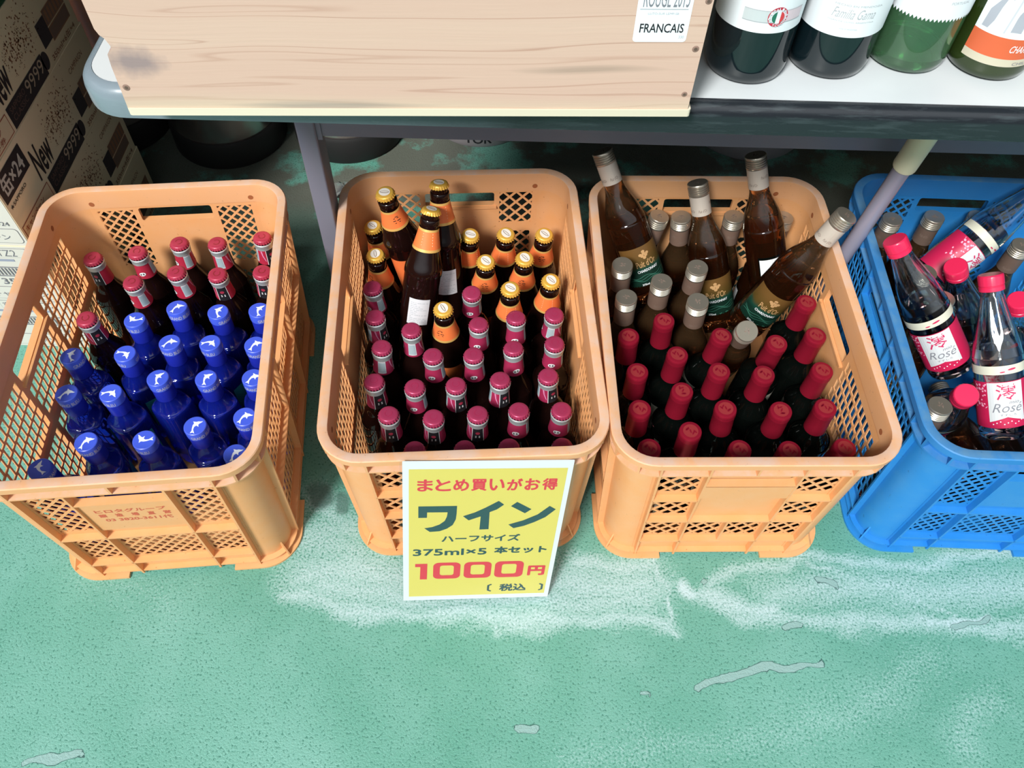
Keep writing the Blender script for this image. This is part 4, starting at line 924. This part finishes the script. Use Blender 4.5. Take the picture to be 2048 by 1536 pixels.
PW = [(0, .022), (.018, .016), (.032, .001), (.0365, .003), (.0383, .010)] + crom([(.0385, .016), (.0385, .185), (.0370, .200), (.0300, .218), (.0200, .234), (.0155, .250)], 4) + [(.0143, .296), (.0155, .297), (.0155, .306), (0, .306)]
GREENG = mat('green_glass', (.34, .80, .40), .04, spec=.6, trans=.9, ior=1.5)
OLIVEG = mat('olive_glass', (.035, .06, .012), .05, spec=.6, trans=.35, ior=1.5)
LIMEG = mat('lime_glass', (.50, .62, .10), .05, spec=.6, trans=.8, ior=1.5)
TEALG = mat('blackish_teal_glass', (.004, .010, .013), .06, spec=.75)
LABW = mat('wine_label_white', 'E6ECF2', .5)
def wine(x, y, glass, label, rot, deco, mats, hollow=False):
    r = thing('wine_bottle', label, 'bottle', (x, y, .7001), rot, 'wine bottles on the table'); rf = profr(PW)
    b = MB()
    if hollow: b.lathe(PW[:-1] + [(.0118, .306)] + [(q - .003, z + (.004 if z < .02 else 0)) for q, z in PW[:-1][::-1] if q > .0145 and z > .003] + [(0, .026)], 56)
    else: b.lathe(PW, 56)
    b.build('glass_body', glass, r, 60)
    b = MB(); b.lathe([(.0149, .245), (.0146, .300), (.0160, .3015), (.0160, .3075), (0, .3075)], 32); b.build('capsule', mat('table_bottle_capsule', (.03, .03, .04), .4, metal=.3), r)
    b = MB(); deco(b, rf); b.build('front_label', mats, r, 60)
D_ = radians
def deco1(b, rf):
    cylpatch(b, rf, D_(-78), D_(78), .055, .150, .0004, 0, 40, 2)
    for k in range(16): 
        a = -.040 + k * .005; m = cylmap(rf, -pi / 2 * 0, .055, .0006)
    m = cylmap(rf, 0, .055, .0007)
    for x0, x1, c in ((-.012, .0185, 5), (.0185, .043, 6)):
        for i in range(8):
            u0, u1 = x0 + (x1 - x0) * i / 8, x0 + (x1 - x0) * (i + 1) / 8; b.flat(rect(u0, u1, .0105, .0205), m, c)
            b.flat(rect(u0, u1, .0205, .0211), cylmap(rf, 0, .055, .0008), 4); b.flat(rect(u0, u1, .0100, .0106), cylmap(rf, 0, .055, .0008), 4)
    for i, (q, c) in enumerate(((.0088, 1), (.0060, 0), (.0055, 0))): b.flat(ell(.018, .0155, q, q * 1.02, 28), cylmap(rf, 0, .055, .0009 + i * .0002), c)
    m = cylmap(rf, 0, .055, .0015); e = ell(.018, .0155, .0054, .0056, 40)
    for x0, x1, c in ((.0126, .0162, 2), (.0198, .0234, 3)):
        q = clip(e, x0, x1, .005, .03); b.flat(q, m, c)
    for i, ch in enumerate('ITALIA PRODUCT OF '):
        a = 2.6 - i * 2 * pi / 18; cx, cy = .018 + .0074 * cos(a), .0155 + .0075 * sin(a)
        if ch.strip(): put_text(b, ch, cx - .0009, cx + .0009, cy - .0011, cy + .0011, m, 0, .03)
wine(.213, .7085, TEALG, 'dark wine bottle with tricolour round emblem on its white label', FRONT - .28, deco1,
     [LABW, mat('emblem_red', (.52, .03, .06), .5), mat('flag_green', (.02, .16, .10), .5), mat('flag_red', (.62, .05, .06), .5), INKL, mat('ribbon_grey', (.55, .60, .62), .5), mat('ribbon_pink', (.70, .58, .64), .5)])
def deco2(b, rf):
    cylpatch(b, rf, D_(-80), D_(80), .046, .150, .0004, 0, 40, 2); m = cylmap(rf, 0, .046, .0006)
    put_text(b, 'DE UXES', .002, .032, .058, .062, m, 1); put_text(b, '2017', .004, .0145, .0435, .0490, m, 1, 0, .2)
    put_text(b, 'HECHO EN MENDOZA', -.018, .024, .0285, .0302, m, 2); put_text(b, 'Familia Gama', -.018, .020, .0175, .0265, m, 2, -.006, .4)
    put_text(b, 'LUJAN DE CUYO, ARGENTINA', -.020, .021, .0135, .0152, m, 2); put_text(b, 'WINE OF ARGENTINA', -.008, .008, .0072, .0086, m, 2)
wine(.294, .7205, TEALG, 'dark wine bottle with grey script and 2017 on its white label', FRONT - .12, deco2, [LABW, INKG, INKL])
def deco3(b, rf):
    cylpatch(b, rf, D_(-80), D_(80), .0585, .150, .0004, 0, 40, 2); n = 30
    for i in range(n):                                                        # pinked lower edge
        a0, a1 = D_(-80 + 160 * i / n), D_(-80 + 160 * (i + 1) / n); q = .0389
        b.add([(q * cos(a0), q * sin(a0), .0586), (q * cos(a1), q * sin(a1), .0586), (q * cos((a0 + a1) / 2), q * sin((a0 + a1) / 2), .0555)], [(0, 1, 2)], 0)
    put_text(b, 'PORTUGAL', .010, .028, .0165, .0190, cylmap(rf, 0, .0555, .0006), 1)
    b.flat([(-.018 + .036 * i / 20, .027 - .004 * sin(pi * i / 20)) for i in range(21)] + [(.018 - .036 * i / 20, .0276 - .004 * sin(pi * i / 20)) for i in range(21)], cylmap(rf, 0, .0555, .0006), 1)
wine(.373, .7335, GREENG, 'clear green wine bottle with zigzag-edged white label', FRONT - .15, deco3, [LABW, INKL], True)
def deco4(b, rf):
    cylpatch(b, rf, D_(-62), D_(75), .018, .0255, .0004, 1, 36, 1); cylpatch(b, rf, D_(-62), D_(75), .0255, .0455, .0004, 2, 36, 1); cylpatch(b, rf, D_(-62), D_(75), .0455, .150, .0004, 0, 36, 2)
    m = cylmap(rf, 0, .0255, .0007); put_text(b, 'CHARDONNAY', -.003, .036, .0070, .0140, m, 3, .012, .2); put_text(b, 'CHILE', .006, .022, -.0058, -.0028, m, 4)
    m = cylmap(rf, 0, .0455, .0007)                                            # small arcade drawing
    for cx, h in ((-.006, .022), (.010, .019), (.024, .016)):
        b.flat([(cx - .0045, .006)] + [(cx - .0045 * cos(t), .006 + h * .6 + h * .4 * sin(t)) for t in np.linspace(0, pi, 9)] + [(cx + .0045, .006)], m, 5)
    b.flat([(-.036, .004), (-.030, .004), (-.018, .040), (-.024, .046), (-.028, .034), (-.035, .020)], m, 5); b.flat([(-.016, .004), (-.0145, .004), (-.012, .05), (-.0135, .05)], m, 6); b.flat(rect(-.012, .034, .034, .0365), m, 6); b.flat(rect(-.012, .034, .041, .042), m, 6)
wine(.4505, .7265, OLIVEG, 'olive green wine bottle with orange band reading Chardonnay', FRONT - .05, deco4,
     [LABW, mat('label_beige', 'C9C2AC', .5), mat('label_band_orange', (.66, .13, .05), .5), WHITE, INKG, mat('drawing_grey', (.40, .42, .48), .6), mat('drawing_light', (.55, .57, .62), .6)])
def deco5(b, rf): cylpatch(b, rf, D_(-70), D_(70), .055, .150, .0004, 0, 30, 2)
wine(.531, .7515, LIMEG, 'yellow-green wine bottle at the right picture edge on the table', FRONT, deco5, [LABW])

# ------------------------------------------------------------------ price sign
def make_sign():
    X = Vector((.2084, .0196, -.0175)).normalized(); Y = Vector((.0172, .0668, .287)).normalized()
    o = Vector((-.1462, .4088, .0215)); N = X.cross(Y)
    r = thing('price_sign', 'yellow laminated price sign with red and green Japanese lettering leaning on a crate', 'sign', o)
    r.rotation_euler = Matrix((X, Y, N)).transposed().to_euler()
    fl = lambda k: (lambda u, v: (u, v, k))
    b = MB(); b.prism(rr(0, .21, 0, .297, .001, 2), -.0002, .0003); b.build('paper', mat('sign_paper', 'D9DEE2', .45), r, 0)
    b = MB(); b.flat(rect(.0078, .2035, .0100, .2828), fl(.0005)); b.build('yellow_field', mat('sign_yellow', 'D6C860', .42), r, 0)
    RED = mat('sign_red', 'CF2F42', .45); GRN = mat('sign_dark_green', '24474A', .45)
    b = MB(); m = fl(.0007)
    for i, ch in enumerate('まとめ買いがお得'): fat_text(b, ch, .0180 + i * .02235, .0376 + i * .02235, .2415, .2640, m, 0, .0007)
    for P in ([(.0198, .2124), (.0689, .2124), (.0689, .1968), (.0683, .1851), (.0646, .1733), (.0573, .1659), (.0478, .1607), (.0351, .1596), (.0278, .1675), (.038, .1698), (.0474, .1749), (.054, .1822), (.0565, .1907), (.0573, .1998), (.0310, .2001), (.0309, .1892), (.0199, .1893)],
              [(.1217, .2211), (.1292, .2136), (.1205, .2040), (.1114, .1987), (.1123, .1631), (.1002, .1628), (.1004, .1903), (.0851, .1825), (.0773, .1913), (.0919, .1984), (.1052, .2077)],
              [(.1457, .2186), (.1657, .2034), (.1578, .1953), (.1382, .2103)],
              [(.1889, .2095), (.1978, .2024), (.1857, .1866), (.1721, .1765), (.1590, .1690), (.1454, .1643), (.1379, .1723), (.157, .1807), (.1748, .1924)]): b.flat(P, m, 1)
    fat_text(b, 'ハーフサイズ', .0508, .1560, .1368, .1518, m, 1, .0006)
    fat_text(b, '375ml×5', .0131, .1130, .1072, .1222, m, 1, .0006); fat_text(b, '本セット', .1230, .1957, .1088, .1248, m, 1, .0008)
    b.flat([(.0164, .0817), (.0164, .0889), (.033, .0889), (.0328, .0521), (.0230, .0520), (.0235, .0815)], m, 0)
    for x0, x1 in ((.0412, .0788), (.0838, .1220), (.1268, .1672)):
        k = (x1 - x0) * .245; b.flat(rr(x0, x1, .0525, .0905, .008), m, 0, [rr(x0 + k, x1 - k, .0608, .0838, .004)])
    fat_text(b, '円', .1738, .1983, .0553, .0788, m, 0, .0012); fat_text(b, '〔', .1190, .1255, .0175, .0365, m, 1, .0008); fat_text(b, '税込', .1365, .1755, .0178, .0360, m, 1, .0007); fat_text(b, '〕', .1935, .2000, .0172, .0350, m, 1, .0008)
    b.build('lettering', [RED, GRN], r, 0)
    fm = bpy.data.materials.new('laminate_film'); fm.use_nodes = True; nt = fm.node_tree; nt.nodes.clear()
    out = nt.nodes.new('ShaderNodeOutputMaterial'); mx = nt.nodes.new('ShaderNodeMixShader'); tr = nt.nodes.new('ShaderNodeBsdfTransparent'); gl = nt.nodes.new('ShaderNodeBsdfGlossy'); fr = nt.nodes.new('ShaderNodeFresnel')
    gl.inputs['Roughness'].default_value = .12; mx.inputs[0].default_value = .045; tr.inputs['Color'].default_value = (.99, .99, .99, 1); nt.nodes.remove(fr)
    nt.links.new(tr.outputs[0], mx.inputs[1]); nt.links.new(gl.outputs[0], mx.inputs[2]); nt.links.new(mx.outputs[0], out.inputs[0])
    b = MB(); b.prism(rr(-.0035, .2135, -.0015, .3015, .005), .0009, .0012); b.build('laminate_film', fm, r, 0)
make_sign()

# ------------------------------------------------------------------ beer cartons stacked at the left
CARD = mat('carton_cream', 'EAD6B6', .75)
CINK = mat('carton_ink', '2A1A1E', .6); CBRN = mat('carton_brown_print', '8C6248', .65); CRED = mat('carton_red_line', 'A2553C', .6); CDRK = mat('carton_dark_panel', '2B2026', .6); CFRONT = mat('carton_front_daylit_white', 'CBCAC3', .7); CGREY = mat('carton_front_ink', '6A6C74', .7)  # front white has the daylight on the end faces put into its colour
def make_carton(z, label, rx=0.0, ry=0.0, rz=0.0, pr_=True):
    W_, L_, H_ = .265, .390, .128
    r = thing('beer_carton', label, 'carton', (-.735 + rx, .855 + ry, z), rz, 'stacked beer cartons')
    b = MB(); b.prism(rr(-W_, 0, 0, L_, .003, 2), .0004, H_ - .0004); b.build('box_body', CARD, r)
    b = MB(); b.add([(-W_, -.0002, .0004), (-.002, -.0002, .0004), (-.002, -.0002, H_ - .0004), (-W_, -.0002, H_ - .0004)], [(0, 1, 2, 3)], 0)
    f = lambda u, v: (u, -.0006, v)
    b.flat(rr(-.20, -.006, .006, .036, .006), f, 1); b.flat(rr(-.1992, -.0068, .0068, .0352, .0055), lambda u, v: (u, -.0008, v), 0)
    g = lambda u, v: (u, -.0010, v)
    put_text(b, 'キャンペーン', -.112, -.022, .0125, .0245, g, 1, .01); put_text(b, '賞味期限', -.115, -.07, .108, .119, g, 1)
    b.flat(rr(-.12, -.012, .104, .124, .002), f, 1); b.flat(rr(-.1195, -.0125, .1045, .1235, .002), lambda u, v: (u, -.0008, v), 0); put_text(b, 'TZ2', -.060, -.030, .107, .121, g, 1); put_text(b, '賞味期限', -.110, -.068, .108, .120, g, 1)
    b.flat(rect(-.25, -.040, .095, .100), f, 2); put_text(b, '350', -.082, -.048, .042, .056, g, 1, .01); put_text(b, 'ml×24', -.044, -.012, .042, .050, g, 1)
    for i in range(24): b.flat([(-.17 + i * .0056, .064), (-.1675 + i * .0056, .064), (-.169 + i * .0056, .080), (-.1715 + i * .0056, .080)], g, 1)
    b.flat(rect(-.18, -.03, .081, .083), g, 1); b.flat(rect(-.18, -.03, .061, .063), g, 1)
    b.build('end_print', [CFRONT, CGREY, mat('carton_blue_grey', '8E95A8', .6)], r, 0)
    b = MB(); s = lambda k: (lambda u, v: (k, u, v)); a, c = s(.0005), s(.0008)
    b.flat(rect(.004, .092, .078, .119), a, 1); put_text(b, '缶×24', .012, .083, .084, .115, c, 0, .025); put_text(b, '★SAPPORO', .006, .062, .066, .073, c, 2, .015)
    put_text(b, 'New', .096, .158, .042, .094, c, 2, .020, .25)
    b.flat(rect(.112, .248, .002, .036), a, 1); put_text(b, '9999', .178, .242, .012, .033, c, 3); put_text(b, 'SAPPORO', .120, .172, .022, .031, c, 4); put_text(b, 'CLASSIC', .120, .172, .010, .019, c, 4)
    b.flat(ell(.254, .020, .011, .014, 24), a, 1)
    b.flat(rect(.004, .106, .003, .034), a, 5); b.flat(rect(.0055, .1045, .0045, .0325), s(.0006), 6); put_text(b, 'キャンペーン', .010, .080, .019, .029, c, 5, .012); put_text(b, '応募券', .030, .080, .007, .016, c, 5, .012)
    b.flat(rect(.268, .300, .030, .068), a, 1); b.flat(rect(.300, .372, .048, .073), a, 7); b.flat(rect(.302, .370, .050, .071), s(.0006), 8); b.flat(rect(.300, .372, .024, .046), a, 7); b.flat(rect(.302, .370, .026, .044), s(.0006), 8)
    for i in range(6): b.flat(rect(.306 + i * .011, .313 + i * .011, .051, .070), c, 7)
    put_text(b, '350ml×6缶×4', .275, .372, .005, .016, c, 7, .012); put_text(b, 'CAMPAIGN', .292, .350, .094, .103, c, 7)
    R = random.Random(3)
    for i in range(300):
        u, v = R.gauss(.212, .034), R.gauss(.076, .019)
        if .16 < u < .285 and .040 < v < .124: q = R.uniform(.0006, .0024); b.flat(ell(u, v, q, q * R.uniform(.3, 1), 5, R.uniform(0, 3)), a, 7)
    b.build('side_print', [CFRONT, CDRK, CINK, mat('carton_pale_ink', 'B9A48F', .6), mat('carton_dim_ink', '6A5048', .6), CRED, CARD, CBRN, mat('carton_can_picture', '6F574C', .6)], r, 0)
    return r
make_carton(.0, 'cream beer carton at the bottom of the stack, mostly behind the leftmost crate', .001, .004)
make_carton(.128, 'cream beer carton second from the floor, seen through the leftmost crate handle hole')
make_carton(.256, 'cream beer carton third from the floor, reading New and showing its number 24 panel', .0, .002)
make_carton(.384, 'cream beer carton with a dark panel right under the green carton', -.001, -.002)
r = thing('green_carton', 'dark green carton on top of the cream beer cartons', 'carton', (-.735, .855, .5125), 0)
b = MB(); b.prism(rr(-.262, -.002, -.035, .345, .003, 2), 0, .16); b.build('box_body', mat('carton_green', '0E4A2C', .6), r)
b = MB(); b.flat(rect(-.02, .33, .022, .07), lambda u, v: (-.0015, u, v)); b.build('side_print', mat('carton_lime', '8DA84A', .6), r, 0)

# ------------------------------------------------------------------ mop handle, kegs and boxes under the table
def make_pole():
    p0, p1 = Vector((.4905, .9155, 0)), Vector((.518, .842, .655)); ax = (p1 - p0).normalized()
    r = thing('mop_handle', 'grey pole with cream grip standing between the orange and blue crates', 'mop handle', p0)
    q = ax.to_track_quat('Z', 'Y'); r.rotation_euler = q.to_euler(); L = (p1 - p0).length
    b = MB(); b.lathe([(0, .004), (.011, .004), (.0118, .006), (.0118, L - .1), (0, L - .1)], 24); b.build('pole', mat('lavender_grey_tube', 'A6A4B8', .38, metal=.25), r)
    b = MB(); b.lathe([(.0119, .455), (.0150, .456), (.0158, .459), (.0158, L - .004), (.014, L), (0, L)], 28); b.build('grip', mat('cream_grip', 'EEE6C6', .45), r)
    b = MB(); b.lathe([(0, 0), (.0122, 0), (.0124, .018), (.0118, .019)], 24); b.build('foot_plug', MATS['black_rubber'], r)
make_pole()
KEG = mat('keg_steel', (.46, .40, .38), .22, metal=.9); RUB = MATS['black_rubber']
def make_keg(x, y, R_, label, ring=None, zr=.062, word=None):
    r = thing('beer_keg', label, 'keg', (x, y, 0), 0, 'kegs under the table')
    k = R_ / .115
    b = MB(); b.lathe([(R_ * .7, .012), (R_ * .90, .02), (R_ * .97, zr), (R_, zr + .02), (R_, .20), (R_ * 1.03, .205), (R_ * 1.03, .22), (R_, .225), (R_, .34), (R_ * .9, .37), (R_ * .5, .385), (0, .388)], 48); b.build('shell', KEG, r)
    b = MB(); b.lathe([(R_ * .86, .004), (R_ * .88, 0), (R_ * .99, 0), (R_ * 1.02, .006), (R_ * 1.02, zr - .006), (R_ * .99, zr), (R_ * .90, zr), (R_ * .86, .004)], 48)
    o = b.build('base_ring', ring or RUB, r)
    if word:
        b = MB(); put_text(b, word, -.03, .03, .012, .032, cylmap(lambda z: R_ * 1.02, FRONT, 0, .0005), 0, .02); b.build('lettering', INK, o, 0)
    b = MB(); b.lathe([(R_ * .45, .372), (R_ * .45, .42), (R_ * .40, .42), (R_ * .38, .386)], 32); b.build('top_collar', RUB, r)
make_keg(-.885, 1.475, .115, 'black-based steel keg in the dark next to the beer cartons')
make_keg(-.630, 1.452, .117, 'black-based steel keg with a bright glint behind the leftmost crate')
make_keg(-.375, 1.482, .117, 'black-based steel keg in the dark just right of the table leg')
make_keg(-.090, 1.545, .112, 'keg with a pale lettered base ring behind the middle crate', mat('pale_ring', (.34, .31, .33), .45, metal=.3), .04, 'TOR')
make_keg(.505, 1.545, .128, 'keg with a wide pale grey base ring behind the crate of leaning bottles', mat('pale_ring_grey', (.42, .40, .42), .4, metal=.3), .05)
r = thing('yellow_crate', 'yellow plastic crate in the dark under the table, behind the mop handle', 'crate', (.795, 1.60, 0))
b = MB()
Y_ = lambda o, z: [(x, y, z) for x, y in rrect(.150 - o, .135 - o, .03 - o, 6)]
b.loft([Y_(0, .030), Y_(0, .24), Y_(.004, .24), Y_(.004, .036), Y_(.06, .036), Y_(.06, .030)]); b.build('wall', mat('yellow_plastic', 'C9992B', .45), r)
b = MB(); b.loft([Y_(.012, .0), Y_(.012, .030), Y_(.05, .030), Y_(.05, .0)]); b.build('shade_base', RUB, r)  # black block painted in for the shade below the raised crate
r = thing('plastic_scrap', 'crumpled clear plastic scrap on the floor behind the middle crate', 'scrap', (-.352, 1.265, 0))
b = MB(); R = random.Random(6)
b.grid(lambda u, v: ((u - .5) * .05 + .006 * sin(9 * v + 3 * u), (v - .5) * .05 + .006 * sin(8 * u), .004 + .022 * abs(sin(5.1 * u + 2 * v) * cos(4.2 * v - u))), 12, 12); b.build('film', mat('clear_plastic', (.9, .92, .95), .08, trans=.9, ior=1.3), r, 20)
